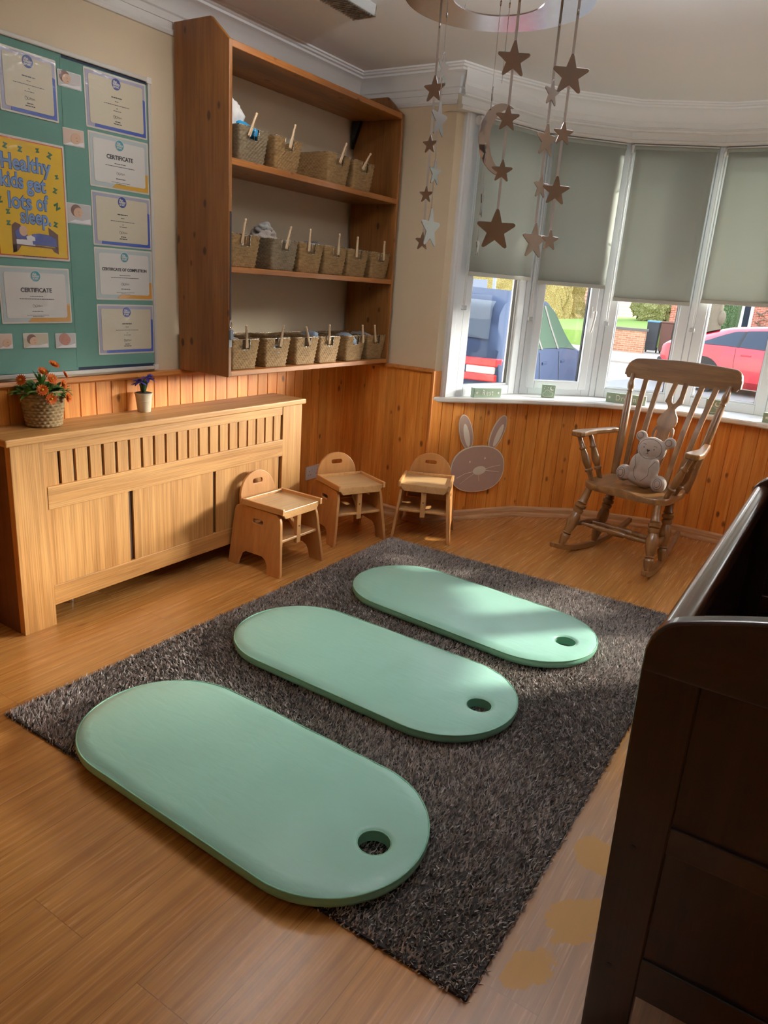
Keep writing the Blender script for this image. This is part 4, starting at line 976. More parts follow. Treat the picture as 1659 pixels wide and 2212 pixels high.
def mat_mesh(seed):
    """puffed top and bottom skins: outline rings shrink inwards; the hand hole has its own rings"""
    bm = bmesh.new(); out = stadium(ML, MW); hole = ellipse(.047, .047, 26, ML/2-.128, 0)
    def zt(x, y, d, dh):
        e = min(d, .05)/.05; eh = min(dh, .03)/.03
        wr = .0016*noise.noise(Vector((x*7+seed*5, y*7, seed)))+.0012*noise.noise(Vector((x*19, y*9, seed*2)))
        rim = .0022*math.sin(math.atan2(y, x-(ML/2-MW/2))*17+seed)*max(0, 1-d/.045)*(1 if d < .045 else 0)
        return MH-.008+.010*math.sin(e*PI/2)-.004*(1-eh)+wr*e+rim
    def sd(x, y): h = ML/2-MW/2; return MW/2-math.hypot(max(abs(x)-h, 0), y)
    hx = ML/2-.128
    # grid points inside
    pts = []
    for d in (.0, .006, .014, .026, .042):
        pts.append([(x, y) for x, y in stadium(ML-2*d, MW-2*d, 28, 16)])
    verts = []
    rings = []
    for d, P in zip((.0, .006, .014, .026, .042), pts):
        ring = []
        for x, y in P:
            dh = math.hypot(x-hx, y)-.047
            ring.append(bm.verts.new((x, y, zt(x, y, d, max(dh, 0)) if d > 0 else MH-.009)))
        rings.append(ring)
    for i in range(len(rings)-1):
        for k in range(len(rings[0])):
            k2 = (k+1) % len(rings[0])
            bm.faces.new((rings[i][k], rings[i][k2], rings[i+1][k2], rings[i+1][k]))
    hr = []
    for d in (.0, .006, .016):
        hr.append([bm.verts.new((hx+(.047+d)*math.cos(2*PI*k/26), (.047+d)*math.sin(2*PI*k/26), zt(0, 0, .2, d) if d else MH-.007)) for k in range(26)])
    for i in range(2):
        for k in range(26):
            k2 = (k+1) % 26; bm.faces.new((hr[i][k2], hr[i][k], hr[i+1][k], hr[i+1][k2]))
    es = [bm.edges.get((rings[-1][k], rings[-1][(k+1) % len(rings[-1])])) for k in range(len(rings[-1]))]+[bm.edges.get((hr[-1][k], hr[-1][(k+1) % 26])) for k in range(26)]
    bmesh.ops.triangle_fill(bm, edges=es, use_beauty=True)
    bmesh.ops.recalc_face_normals(bm, faces=bm.faces)
    if sum(f.normal.z for f in bm.faces) < 0: bmesh.ops.reverse_faces(bm, faces=bm.faces)
    me = bpy.data.meshes.new('top_cover'); bm.to_mesh(me); bm.free()
    me.polygons.foreach_set('use_smooth', [True]*len(me.polygons)); return me
ZM = .026
for k, (cx, cy, th_, lb) in enumerate(((1.635, 1.421, -.034, 'mint green vinyl sleep mat with hand hole, closest to the dark cot end'), (1.56, 2.227, -.02, 'mint green vinyl sleep mat with hand hole, lying between the other two mats'), (1.638, 2.975, -.075, 'mint green vinyl sleep mat with hand hole, closest to the bay window'))):
    mt = thing('sleep_mat', lb, 'mat', (cx, cy, ZM), th_, 'mint sleep mats on the rug')
    link('top_cover', mat_mesh(k+1), 'vinyl', mt)
    m = MB(); ou = stadium(ML, MW); n_ = len(ou); vs = []
    for off, z in ((-.03, .0), (-.006, .0), (0, .006), (.0035, .018), (0, MH-.009)):
        h_ = stadium(ML+2*off, MW+2*off); vs += [(x, y, z) for x, y in h_]
    m.add(vs, [(j*n_+i, j*n_+(i+1) % n_, (j+1)*n_+(i+1) % n_, (j+1)*n_+i) for j in range(4) for i in range(n_)])
    m.build('side_band', 'vinyl_side', mt, smooth=True, fix=True)
    m = MB(); ho = ellipse(.047, .047, 26, ML/2-.128, 0)
    m.add([(x, y, 0) for x, y in ho]+[(x, y, MH-.007) for x, y in ho], [(i, (i+1) % 26, 26+(i+1) % 26, 26+i) for i in range(26)])
    m.build('hole_band', 'vinyl_side', mt, smooth=True)
    m = MB(); m.tube([(x, y, MH-.0088) for x, y in ou], .0028, 6, closed=True); m.build('piping', 'piping', mt, smooth=True)
    m = MB(); m.tube([(x, y, MH-.0065) for x, y in ho], .002, 6, closed=True); m.build('hole_piping', 'piping', mt, smooth=True)

# ------------------------------------------------------------------ rocking chair (x forward, y lateral)
rk = thing('rocking_chair', 'turned wooden rocking chair with slatted back in the bay window', 'chair', (1.99, 4.42, 0), R(-100))
LEG = [(t_, r_*1.16) for t_, r_ in [(0, .013), (.06, .019), (.13, .024), (.17, .025), (.19, .018), (.21, .024), (.225, .018), (.30, .024), (.40, .031), (.50, .028), (.56, .02), (.58, .026), (.62, .028), (.64, .02), (.66, .03), (.70, .031), (.72, .021), (.74, .027), (.77, .022), (.86, .021), (1, .017)]]
# seat: saddle shaped
n_ = 40; outl = []
for k in range(n_):
    a_ = 2*PI*k/n_; c_, s_ = math.cos(a_), math.sin(a_)
    outl.append((-.04+.225*math.copysign(abs(c_)**.45, c_), (.262+.02*c_)*math.copysign(abs(s_)**.5, s_)))
rings = [1.0, .985, .9, .75, .55, .35, .15]
vs = [(x*.985, y*.985, .422) for x, y in outl]+[(x, y, .432) for x, y in outl]
for f_ in rings[0:]:
    for x, y in outl:
        X_, Y_ = -.04+(x+.04)*f_, y*f_
        dip = .018*(1-(f_)**2)*1.0; ridge = .012*math.exp(-(Y_/.05)**2)*max(0, min(1, (X_+.02)/.18))
        lip = -.012*max(0, (abs(Y_)-.05)/.2)*max(0, (X_-.06)/.12) if abs(Y_) > .05 else 0
        vs.append((X_, Y_, .462-dip+ridge+lip*(1-abs(abs(Y_)-.13)/.13 if abs(Y_) < .26 else 0) - (.006 if f_ == 1.0 else 0)))
fs = [(j*n_+k, j*n_+(k+1) % n_, (j+1)*n_+(k+1) % n_, (j+1)*n_+k) for j in range(len(rings)+1) for k in range(n_)]
fs += [tuple(range(n_))[::-1], tuple((len(rings)+1)*n_+k for k in range(n_))]
MB().add(vs, fs).build('seat', 'rocker_x', rk, smooth=True, auto=50)
rock = lambda d: .037+.062*((d-.02)/.36)**2-.0          # top line of the rockers
fl, bl = [], []
for s in (-1, 1):
    f0, f1 = Vector((.275, s*.278, rock(.275)-.004)), Vector((.135, s*.215, .425))
    b0, b1 = Vector((-.055, s*.225, rock(-.055)-.004)), Vector((-.14, s*.18, .425))
    MB().lathe(f0, f1, LEG, 16).build('leg', 'rocker', rk, smooth=True, auto=50)
    MB().lathe(b0, b1, LEG, 16).build('leg', 'rocker', rk, smooth=True, auto=50)
    fl.append((f0, f1)); bl.append((b0, b1))
    # rocker runner, following the splay of the legs
    m = MB(); N = 22; vs = []
    for k in range(N+1):
        d = .365-.80*k/N; lat = s*(.225+(.278-.225)*(d+.055)/.33); zt = rock(d); hw = .015; hh = .036*(1-.35*max(0, (abs(d+.03)-.30)/.14)) if abs(d+.03) > .30 else .036
        vs += [(d, lat-hw, zt-hh), (d, lat+hw, zt-hh), (d, lat+hw, zt), (d, lat-hw, zt)]
    fs = [(4*k+j, 4*k+(j+1) % 4, 4*k+4+(j+1) % 4, 4*k+4+j) for k in range(N) for j in range(4)]+[(0, 1, 2, 3), (4*N+3, 4*N+2, 4*N+1, 4*N)]
    m.add(vs, fs).build('rocker', 'rocker_x', rk, bevel=.004)
STR = [(0, .008), (.18, .012), (.33, .018), (.38, .012), (.40, .019), (.5, .021), (.60, .019), (.62, .012), (.67, .018), (.82, .012), (1, .008)]
sides = []
for k in (0, 1):
    p, q = fl[k][0].lerp(fl[k][1], .36), bl[k][0].lerp(bl[k][1], .36); MB().lathe(p, q, [(0, .009), (.3, .017), (.5, .021), (.7, .017), (1, .009)], 14).build('side_stretcher', 'rocker', rk, smooth=True, auto=60); sides.append((p, q))
for f_ in (.28, .62): MB().lathe(sides[0][0].lerp(sides[0][1], f_), sides[1][0].lerp(sides[1][1], f_), STR, 14).build('cross_stretcher', 'rocker', rk, smooth=True, auto=50)
# back
CB = lambda y: Vector((-.425-.035*(1-(y/.36)**2), y, 0))
for s in (-1, 1):
    p0, p1 = Vector((-.215, s*.232, .44)), Vector((-.415, s*.305, 1.085))
    MB().lathe(p0, p1, [(0, .019), (.05, .023), (.3, .026), (.55, .025), (.78, .021), (.82, .015), (.83, .019), (.845, .015), (.86, .02), (.90, .022), (.95, .015), (1, .011)], 16).build('back_post', 'rocker', rk, smooth=True, auto=50)
    # arm: shaped plank
    ar = [(.155, .0), (.152, .03), (.13, .048), (.06, .046), (-.05, .028), (-.20, .022), (-.262, .02), (-.268, -.02), (-.2, -.022), (-.05, -.024), (.06, -.036), (.12, -.04), (.15, -.026)]
    base = .318+0
    poly = [(u, s*(.345+v+.10*max(0, 0)-.055*max(0, (-u-.02)/.25))) for u, v in ar]
    MB().prism(poly, .718, .750).build('arm', 'rocker_x', rk, bevel=.008, seg=3)
    for (d0, l0, d1, l1) in ((.085, .232, .115, .348), (-.03, .236, -.01, .338)):
        MB().lathe((d0, s*l0, .452), (d1, s*l1, .727), [(t_, r_*1.2) for t_, r_ in [(0, .012), (.1, .013), (.2, .014), (.22, .02), (.26, .02), (.28, .013), (.36, .018), (.46, .021), (.58, .017), (.68, .013), (.70, .018), (.73, .018), (.75, .013), (.9, .012), (1, .010)]], 14).build('arm_spindle', 'rocker', rk, smooth=True, auto=50)
# crest rail: curved, with rolled ends
m = MB(); vs = []; N = 72; secs = []
for k in range(N+1):
    y = -.362+.724*k/N; e = abs(y)/.362
    top = 1.192-.014*e**2-.062*(1-math.sqrt(max(0, 1-(max(0, (e-.83)/.17))**2))); bot = 1.058-.006*(1-e)+(.016 if e > .955 else 0)
    c_ = CB(y)
    for (dd, z) in ((.013, bot), (.013, top-.006), (.004, top), (-.006, top), (-.013, top-.006), (-.013, bot)): vs.append((c_.x+dd-.035*(z-1.06)/.14, y, z))
fs = [(6*k+j, 6*k+(j+1) % 6, 6*k+6+(j+1) % 6, 6*k+6+j) for k in range(N) for j in range(6)]+[tuple(range(6)), tuple(6*N+j for j in range(6))[::-1]]
m.add(vs, fs).build('crest_rail', wood('rocker_wood_crest', '#684426', '#8c643a', 1, .32, 14, 0, .2, coat=.2), rk, smooth=True, auto=45)
def bpoint(f_, y0, y1):
    y = y0+(y1-y0)*f_; z = .455+(1.066-.455)*f_
    x = -.218-.207*f_+.03*math.sin(PI*f_)*1.0 - .03*(1-(y/.36)**2)*f_
    return Vector((x, y, z))
def ribbon(mb, y0, y1, hw, th_=.0085, n=16, fa=0.0, fb=1.0):
    vs = []
    for k in range(n+1):
        f_ = fa+(fb-fa)*k/n; p = bpoint(f_, y0, y1)
        vs += [(p.x-th_, p.y-hw, p.z), (p.x+th_, p.y-hw, p.z), (p.x+th_, p.y+hw, p.z), (p.x-th_, p.y+hw, p.z)]
    return mb.add(vs, [(4*k+j, 4*k+(j+1) % 4, 4*k+4+(j+1) % 4, 4*k+4+j) for k in range(n) for j in range(4)]+[(0, 1, 2, 3), (4*n+3, 4*n+2, 4*n+1, 4*n)])
for y0, y1 in ((-.165, -.222), (-.105, -.133), (.105, .133), (.165, .222)): ribbon(MB(), y0, y1, .0165).build('back_slat', 'rocker', rk, bevel=.003)
# carved centre splat with two slots
def splat():
    half = [(0, .042), (.1, .042), (.2, .047), (.3, .056), (.4, .064), (.5, .066), (.545, .06), (.56, .048), (.58, .058), (.62, .062), (.66, .055), (.70, .036), (.74, .024), (.765, .03), (.79, .045), (.80, .056), (.85, .052), (1.0, .047)]
    left = [(f_, -w) for f_, w in half]; right = [(f_, w) for f_, w in half[::-1]]
    vee = [(1.0, .016), (.86, .022), (.80, .012), (.785, 0), (.80, -.012), (.86, -.022), (1.0, -.016)]
    out = left+[(1.0, -.047)][0:0]+vee[::-1]+right
    bm = bmesh.new(); V = {}
    holes = []
    for s in (-1, 1):
        hl = [(.06, .028), (.2, .031), (.33, .040), (.45, .049), (.51, .050), (.53, .044), (.515, .038), (.45, .037), (.35, .024), (.22, .014), (.12, .012), (.06, .018)]
        holes.append([(f_, s*y) for f_, y in hl])
    for q in (0, 1):
        es = []
        for nm, pl in (('o', out), ('a', holes[0]), ('b', holes[1])):
            L_ = []
            for f_, y in pl:
                p = bpoint(f_, 0, 0); L_.append(bm.verts.new((p.x+(.007 if q else -.007), y, p.z)))
            V[q, nm] = L_; es += [bm.edges.new((L_[i], L_[(i+1) % len(L_)])) for i in range(len(L_))]
        bmesh.ops.triangle_fill(bm, edges=es, use_beauty=True)
    for nm in 'oab':
        A, B = V[0, nm], V[1, nm]
        for i in range(len(A)): bm.faces.new((A[i], A[(i+1) % len(A)], B[(i+1) % len(A)], B[i]))
    bmesh.ops.recalc_face_normals(bm, faces=bm.faces); me = bpy.data.meshes.new('back_splat'); bm.to_mesh(me); bm.free(); return me
link('back_splat', splat(), 'rocker', rk, bevel=.002)

# ------------------------------------------------------------------ teddy bear cushion on the seat
tdm = Matrix.Translation((1.99, 4.42, 0)) @ Matrix.Rotation(R(-100), 4, 'Z') @ Matrix.Translation((-.075, .005, .452)) @ Matrix.Rotation(R(90), 4, 'Z') @ Matrix.Rotation(R(-9), 4, 'X') @ Matrix.Rotation(R(5), 4, 'Y') @ Matrix.Scale(1.06, 4)
td = thing('teddy_cushion', 'grey plush teddy bear shaped cushion sitting on the rocking chair', 'cushion', matrix=tdm)
m = MB()
for c_, r_ in (((0, 0, .222), (.084, .05, .070)), ((-.082, .005, .278), (.034, .022, .032)), ((.086, .005, .282), (.034, .022, .032)), ((0, 0, .105), (.078, .056, .095)), ((0, 0, .055), (.10, .058, .06)),
               ((-.108, -.02, .05), (.044, .04, .05)), ((.108, -.02, .046), (.044, .04, .05)), ((-.055, -.03, .12), (.03, .03, .06)), ((.055, -.03, .12), (.03, .03, .06)), ((0, 0, .16), (.06, .042, .04))):
    m.ball(c_, r_, 20)
me = bpy.data.meshes.new('bear'); me.from_pydata(m.v, [], m.f); tmp = bpy.data.objects.new('tmp', me); COL.objects.link(tmp)
md = tmp.modifiers.new('r', 'REMESH'); md.mode = 'VOXEL'; md.voxel_size = .0055; md2 = tmp.modifiers.new('s', 'SMOOTH'); md2.factor = .5; md2.iterations = 5
bpy.context.view_layer.update(); dg = bpy.context.evaluated_depsgraph_get(); me2 = bpy.data.meshes.new_from_object(tmp.evaluated_get(dg)); bpy.data.objects.remove(tmp)
for v in me2.vertices:
    v.co.z = max(v.co.z, 0.0); v.co += v.normal*.0018*noise.noise(v.co*22)
MAT['plush'] = flat('grey_plush', '#b5a398', .95, .1, 50, .35, 300, Sheen_Weight=.5); MAT['stitch'] = flat('dark_stitching', '#2f2a2a', .8)
link('body', me2, 'plush', td, True)
bvh = BVHTree.FromPolygons([v.co for v in me2.vertices], [p.vertices for p in me2.polygons])
def on_front(x, z):
    h = bvh.ray_cast(Vector((x, -.5, z)), Vector((0, 1, 0))); return (h[0]+Vector((0, -.0006, 0))) if h[0] else Vector((x, -.03, z))
def stitch(name, pts, r_=.0011, closed=False):
    P = []
    for (x0, z0), (x1, z1) in zip(pts[:-1], pts[1:]):
        for k in range(4): P.append(on_front(x0+(x1-x0)*k/4, z0+(z1-z0)*k/4))
    P.append(on_front(*pts[-1])); MB().tube(P, r_, 5).build(name, 'stitch', td, smooth=True)
arc = lambda cx, cz, rx, rz, a0, a1, n=16: [(cx+rx*math.cos(R(a0+(a1-a0)*k/n)), cz+rz*math.sin(R(a0+(a1-a0)*k/n))) for k in range(n+1)]
stitch('face_stitch', arc(0, .222, .068, .056, 0, 360, 30))
for s in (-1, 1):
    stitch('ear_stitch', arc(s*.085, .281, .018, .018, 0, 360, 14)); stitch('eyebrow', arc(s*.032, .238, .011, .006, 30, 150, 5)); stitch('arm_stitch', [(s*.062, .165), (s*.04, .12), (s*.045, .08), (s*.028, .05), (s*.012, .035)])
    stitch('paw_stitch', arc(s*.112, .048, .024, .031, 0, 360, 18)); stitch('paw_pad', arc(s*.112, .048, .015, .02, 0, 360, 14)); p = on_front(s*.03, .225); MB().ball(p, (.0035, .002, .0035), 8).build('eye', 'stitch', td, smooth=True)
p = on_front(0, .212); MB().prism([(0, -.008), (.009, .001), (.008, .006), (.003, .006), (0, .003), (-.003, .006), (-.008, .006), (-.009, .001)], -.002, .002, lambda u, v, q: (p.x+u, p.y+q, p.z+v)).build('nose', 'stitch', td)
stitch('mouth', [(-.008, .192), (0, .196), (0, .206)]); stitch('mouth', [(0, .196), (.008, .192)])

# ------------------------------------------------------------------ dark wooden cot in the corner by the camera
ct = thing('cot', 'dark stained wooden cot with panelled ends beside the rug', 'cot', (2.755, 1.28, 0))
CW = .74; CLN = 1.47
def cot_end(y, t_, parent):
    e = None
    pw = .105
    for x0 in (.0, CW-pw): MB().prism([(x0+.018, 0), (x0+pw+.006, 0), (x0+pw, .90), (x0, .90)] if x0 == 0 else [(x0-.006, 0), (x0+pw-.018, 0), (x0+pw, .90), (x0, .90)], y, y+t_, lambda u, v, q: (u, q, v)).build('end_post', 'cot', parent, bevel=.004)
    N = 120; topl = []
    for k in range(N+1):
        x = CW*k/N; f_ = min(x, CW-x); z = .968+.085*max(0, math.sin(PI*x/CW))**.9 - (.05*(1-math.sqrt(max(0, 1-(1-min(f_, .05)/.05)**2))) if f_ < .05 else 0)
        topl.append((x, z))
    poly = [(0, .875)]+topl+[(CW, .875)]
    MB().prism(poly, y-.001, y+t_+.001, lambda u, v, q: (u, q, v)).build('top_rail', 'cot_x', parent, bevel=.007, seg=3)
    MB().box((pw, y+.002, .155), (CW-pw, y+t_-.002, .252)).build('bottom_rail', 'cot_x', parent, bevel=.003)
    MB().box((pw, y+.002, .515), (CW-pw, y+t_-.002, .575)).build('middle_rail', 'cot_x', parent, bevel=.003)
    for z0, z1 in ((.25, .517), (.573, .88)): MB().box((pw-.005, y+.010, z0), (CW-pw+.005, y+t_-.010, z1)).build('end_panel', 'cot', parent)
    for z in (.84, .50, .20):
        MB().tube([(.05, y-.0015, z), (.05, y+.002, z)], .006, 12).build('screw_cap', 'black', parent)
cot_end(0.0, .036, ct); cot_end(CLN-.036, .036, ct)
for xs in (.018, CW-.05):
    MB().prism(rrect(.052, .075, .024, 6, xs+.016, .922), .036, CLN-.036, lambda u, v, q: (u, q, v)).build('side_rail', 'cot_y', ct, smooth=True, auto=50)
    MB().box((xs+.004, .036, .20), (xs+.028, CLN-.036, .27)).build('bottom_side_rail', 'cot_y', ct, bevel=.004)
    if xs < .1: MB().box((xs+.008, .036, .26), (xs+.024, CLN-.036, .915)).build('side_panel', 'cot', ct)
    else:
        for k in range(20): MB().box((xs+.008, .06+k*.069, .26), (xs+.022, .10+k*.069, .915)).build('slat', 'cot', ct)
MB().box((.05, .036, .27), (CW-.05, CLN-.036, .29)).build('base_board', 'cot', ct)
mtr = tag(MB().box((2.755+.055, 1.28+.045, .292), (2.755+CW-.055, 1.28+CLN-.045, .38)).build('cot_mattress', flat('mattress_cover', '#3c3634', .9), None, bevel=.02), 'dark covered mattress lying inside the wooden cot', 'mattress')

# ------------------------------------------------------------------ star mobile
ZR = 2.15
mo = thing('hanging_mobile', 'mirrored ring mobile with strings of silver stars and a moon under the ceiling', 'mobile', (2.115, 1.715, ZR))
m = MB(); with_hole(m, ellipse(.215, .215, 72), ellipse(.104, .104, 72), 0, .003, lambda u, v, q: (u, v, q)); m.build('ring', 'steel', mo)
m = MB()
for k in range(3):
    a_ = 2*PI*k/3+.5; m.tube([(.16*math.cos(a_), .16*math.sin(a_), .003), (0, 0, .45)], .0008, 5)
m.tube([(0, 0, .45), (0, 0, ZC-ZR-.012)], .0012, 5); m.build('hanger_cord', 'ribbon', mo)
MB().lathe((0, 0, ZC-ZR-.014), (0, 0, ZC-ZR), [(0, .012), (.3, .03), (1, .032)], 20).build('ceiling_hook', 'white', mo, smooth=True, auto=40)
def star_poly(r_, rnd_=.10, inner=.46):
    P = []
    for k in range(10):
        a_ = PI/2+PI*k/5; rr = r_ if k % 2 == 0 else r_*inner
        if k % 2 == 0:
            for da, q in ((-.10, .93), (-.05, .985), (0.0, 1.0), (.05, .985), (.10, .93)): P.append((rr*q*math.cos(a_+da), rr*q*math.sin(a_+da)))
        else: P.append((rr*math.cos(a_), rr*math.sin(a_)))
    return P
ST = {  # strand: (x, y), ribbon half width, [(z, size, turn)]
 'A': ((1.999, 1.657), .0026, [(1.965, .056, -.45), (1.848, .040, -.5), (1.737, .037, -.4), (1.630, .042, -.5)]),
 'B': ((2.046, 1.605), .0010, [(1.992, .060, 1.22), (1.888, .073, 1.15), (1.777, .054, 1.15), (1.655, .086, 1.12)]),
 'C': ((2.185, 1.584), .0006, [(1.915, .050, 1.52), (1.814, .062, 1.40), (1.714, .072, 1.50), (1.620, .048, 1.45)]),
 'D': ((2.198, 1.600), .0008, []),
 'E': ((2.230, 1.578), .0028, [(1.986, .067, .12), (1.876, .050, .2), (1.773, .045, .15), (1.653, .084, .05)]),
 'F': ((2.255, 1.743), .0028, [(1.959, .053, .85), (1.862, .068, .8), (1.764, .050, .8), (1.644, .080, .75)]),
 'G': ((2.316, 1.687), .0028, [(1.977, .077, .15), (1.863, .046, .35), (1.747, .060, .15), (1.643, .044, .45)])}
VIEW = math.atan2(1.65, -.8)                                    # roughly the way the room looks along
for k_, ((x, y), hw, stars) in ST.items():
    zlow = (stars[-1][0] if stars else 1.95)-ZR
    face = VIEW+PI/2
    dx, dy = math.cos(face)*hw, math.sin(face)*hw
    lx, ly = x-2.115, y-1.715
    m = MB(); n_ = Vector((-dy, dx, 0)).normalized()*.0003 if hw > 0 else Vector((0, 0, 0))
    m.add([(lx-dx+n_.x*s, ly-dy+n_.y*s, z) for s in (-1, 1) for z in (zlow, -.0)]+[(lx+dx+n_.x*s, ly+dy+n_.y*s, z) for s in (-1, 1) for z in (zlow, -.0)], [(0, 1, 5, 4), (2, 6, 7, 3), (0, 2, 3, 1), (4, 5, 7, 6)])
    st = m.build('strand', 'ribbon', mo)
    MB().ball((lx, ly, -.055), (.0022, .0022, .006), 8).build('crimp', 'chrome', st, smooth=True)
    for (z, sz, turn) in stars:
        a_ = face+turn
        poly = star_poly(sz*.53)
        ca, sa = math.cos(a_), math.sin(a_)
        MB().prism(poly, -.0011, .0011, lambda u, v, q: (lx+ca*u-sa*(q+.0016), ly+sa*u+ca*(q+.0016), z-ZR+v)).build('star', 'steel', st, bevel=.0004, seg=1)
    if k_ == 'D':
        P = [(-.072*math.cos(R(q)), .072*math.sin(R(q))) for q in range(70, 291, 8)]+[(-.026-.066*math.cos(R(q)), .066*math.sin(R(q))) for q in range(270, 89, -8)]
        a_ = face+.75; ca, sa = math.cos(a_), math.sin(a_)
        MB().prism(P, -.0011, .0011, lambda u, v, q: (lx+ca*(u-.02)-sa*q, ly+sa*(u-.02)+ca*q, 1.842-ZR+v)).build('moon', 'steel', st, bevel=.0004, seg=1)

# ------------------------------------------------------------------ ceiling luminaire
cl = thing('ceiling_light', 'slim silver ribbed light fitting under the ceiling near the shelves', 'ceiling light', (.715, 2.62, ZC))
MB().prism([(-.068, 0), (.068, 0), (.060, -.045), (-.060, -.045)], -.60, .535, lambda u, v, q: (u, q, v)).build('housing', flat('luminaire_grey', '#a9a7a4', .4), cl, bevel=.004)
m = MB()
for k in range(60): m.box((-.056, -.59+k*.0188, -.051), (.056, -.583+k*.0188, -.045))
m.build('louvre', 'wire', cl)
MB().box((-.066, .53, -.05), (.066, .54, 0)).build('end_cap', 'wire', cl, bevel=.003)
area('lamp_ceiling', (.715, 2.58, ZC-.058), (.10, 1.0), LAMP_NEAR)
l2 = thing('ceiling_light', 'added silver ribbed light fitting for fill light behind the viewpoint', 'ceiling light', (2.6, -.6, ZC))  # second fitting, added out of view to carry a fill lamp
for ch in cl.children: c_ = ch.copy(); COL.objects.link(c_); c_.parent = l2
if FILL_REAR: area('fill_rear', (2.6, -.62, ZC-.058), (.8, 1.0), FILL_REAR)

up_ = thing('added_uplighter', 'added white bowl uplighter hanging over the middle of the room to brighten the ceiling', 'added lamp', (2.3, 2.4, 2.53))  # added out-of-view uplighter, there to brighten the ceiling
m = MB(); pr = [(.02, -.06), (.07, -.052), (.13, -.02), (.165, .03), (.172, .06), (.165, .06), (.158, .03), (.125, -.012), (.07, -.042), (.02, -.048)]
vs = [(q*math.cos(2*PI*k/28), q*math.sin(2*PI*k/28), z) for q, z in pr for k in range(28)]
m.add(vs, [(j*28+k, j*28+(k+1) % 28, (j+1)*28+(k+1) % 28, (j+1)*28+k) for j in range(len(pr)-1) for k in range(28)]+[tuple(range(28))[::-1], tuple((len(pr)-1)*28+k for k in range(28))]); m.build('bowl_shade', 'white', up_, smooth=True, auto=50)
for k in range(3): MB().tube([(.165*math.cos(k*2.1), .165*math.sin(k*2.1), .05), (0, 0, ZC-2.53-.01)], .002, 6).build('chain', 'chrome', up_)
MB().lathe((0, 0, ZC-2.53-.02), (0, 0, ZC-2.53), [(0, .02), (1, .05)], 20).build('ceiling_rose', 'white', up_, smooth=True)
pl = bpy.data.lights.new('fill_bulb', 'POINT'); pl.energy = FILL_UP; pl.color = (.93, .965, 1); pl.shadow_soft_size = .04; plo = bpy.data.objects.new('fill_bulb', pl); COL.objects.link(plo); plo.location = (2.3, 2.4, 2.56)

# ------------------------------------------------------------------ wooden blocks along the sill
def block(label, x, y, rz, w, h, d, word=None, cat='sign block', star_only=False):
    t = thing('wooden_block', label, cat, (x, y, ZSILL+.0005), rz, 'sage wooden blocks on the window sill')
    MB().box((-w/2, -d/2, 0), (w/2, d/2, h)).build('block_body', 'green_sign', t, bevel=.002)
    fm_ = lambda u, v: Matrix(((1, 0, 0, u), (0, 0, -1, -d/2-.0006), (0, 1, 0, v), (0, 0, 0, 1)))
    def star(u, v, r_): MB().prism(star_poly(r_, inner=.45), 0, .0006, lambda a1, b1, q: (u+a1, -d/2-q, v+b1)).build('star_mark', 'sign_white', t)
    if word:
        text('lettering', word, h*.86, 'sign_white', t, fm_(0, h*.50), extrude=.0003, squash=.82, spacing=1.12, offset=-.0006)
        for s in (-1, 1): star(s*(w/2-.022), h*.5, .010)
    elif star_only: star(-w/2+.024, h*.5, .012); star(w/2-.024, h*.5, .012)
    else:
        cp = []
        for (cx, cz, rx, rz_, a0, a1) in ((-.022, .022, .014, .013, 270, 110), (-.006, .036, .017, .017, 170, 30), (.018, .027, .015, .014, 110, -90)):
            cp += arc(cx, cz, rx, rz_, a0, a1, 8)
        k_ = w/.09; cp = [(u*k_, v*k_) for u, v in cp]
        MB().tube([(u, -d/2-.0004, v) for u, v in cp]+[(cp[0][0], -d/2-.0004, cp[0][1])], .0011, 5).build('cloud_mark', 'sign_white', t)
        mo_ = arc(.022, .064, .014, .014, 100, 330, 12)+arc(.027, .068, .0115, .0115, 320, 110, 10)
        MB().prism([(u*k_, v*k_) for u, v in mo_], 0, .0006, lambda a1, b1, q: (a1, -d/2-q, b1)).build('moon_mark', 'sign_white', t)
        for u, v in ((-.03, .062), (-.026, .075), (-.004, .068), (.035, .075)): MB().prism(ellipse(.0028, .0028, 10, u*k_, v*k_), 0, .0006, lambda a1, b1, q: (a1, -d/2-q, b1)).build('dot_mark', 'sign_white', t)
def sill_block(p, q, label, h, word=None, d=.032, so_=False):
    p, q = Vector(p), Vector(q); c_ = (p+q)/2; dv = q-p; rz = math.atan2(dv.y, dv.x); n_ = Vector((-dv.y, dv.x)).normalized()*d/2
    block(label, c_.x+n_.x, c_.y+n_.y, rz, dv.length, h, d, word, star_only=so_)
sill_block((.897, 4.356), (1.012, 4.532), 'long sage green block lettered Rest on the window sill', .062, 'Rest', .045)
sill_block((1.180, 4.833), (1.262, 4.872), 'small sage green cloud and moon block under the second blind', .088)
sill_block((1.555, 5.087), (1.815, 5.125), 'long sage green block lettered Dream behind the rocking chair', .064, 'Dream')
sill_block((2.182, 5.188), (2.276, 5.193), 'sage green cloud block seen behind the rocking chair post', .095)
sill_block((2.535, 5.150), (2.74, 5.115), 'sage green starred block on the sill end beyond the cloud blocks', .062, so_=True)
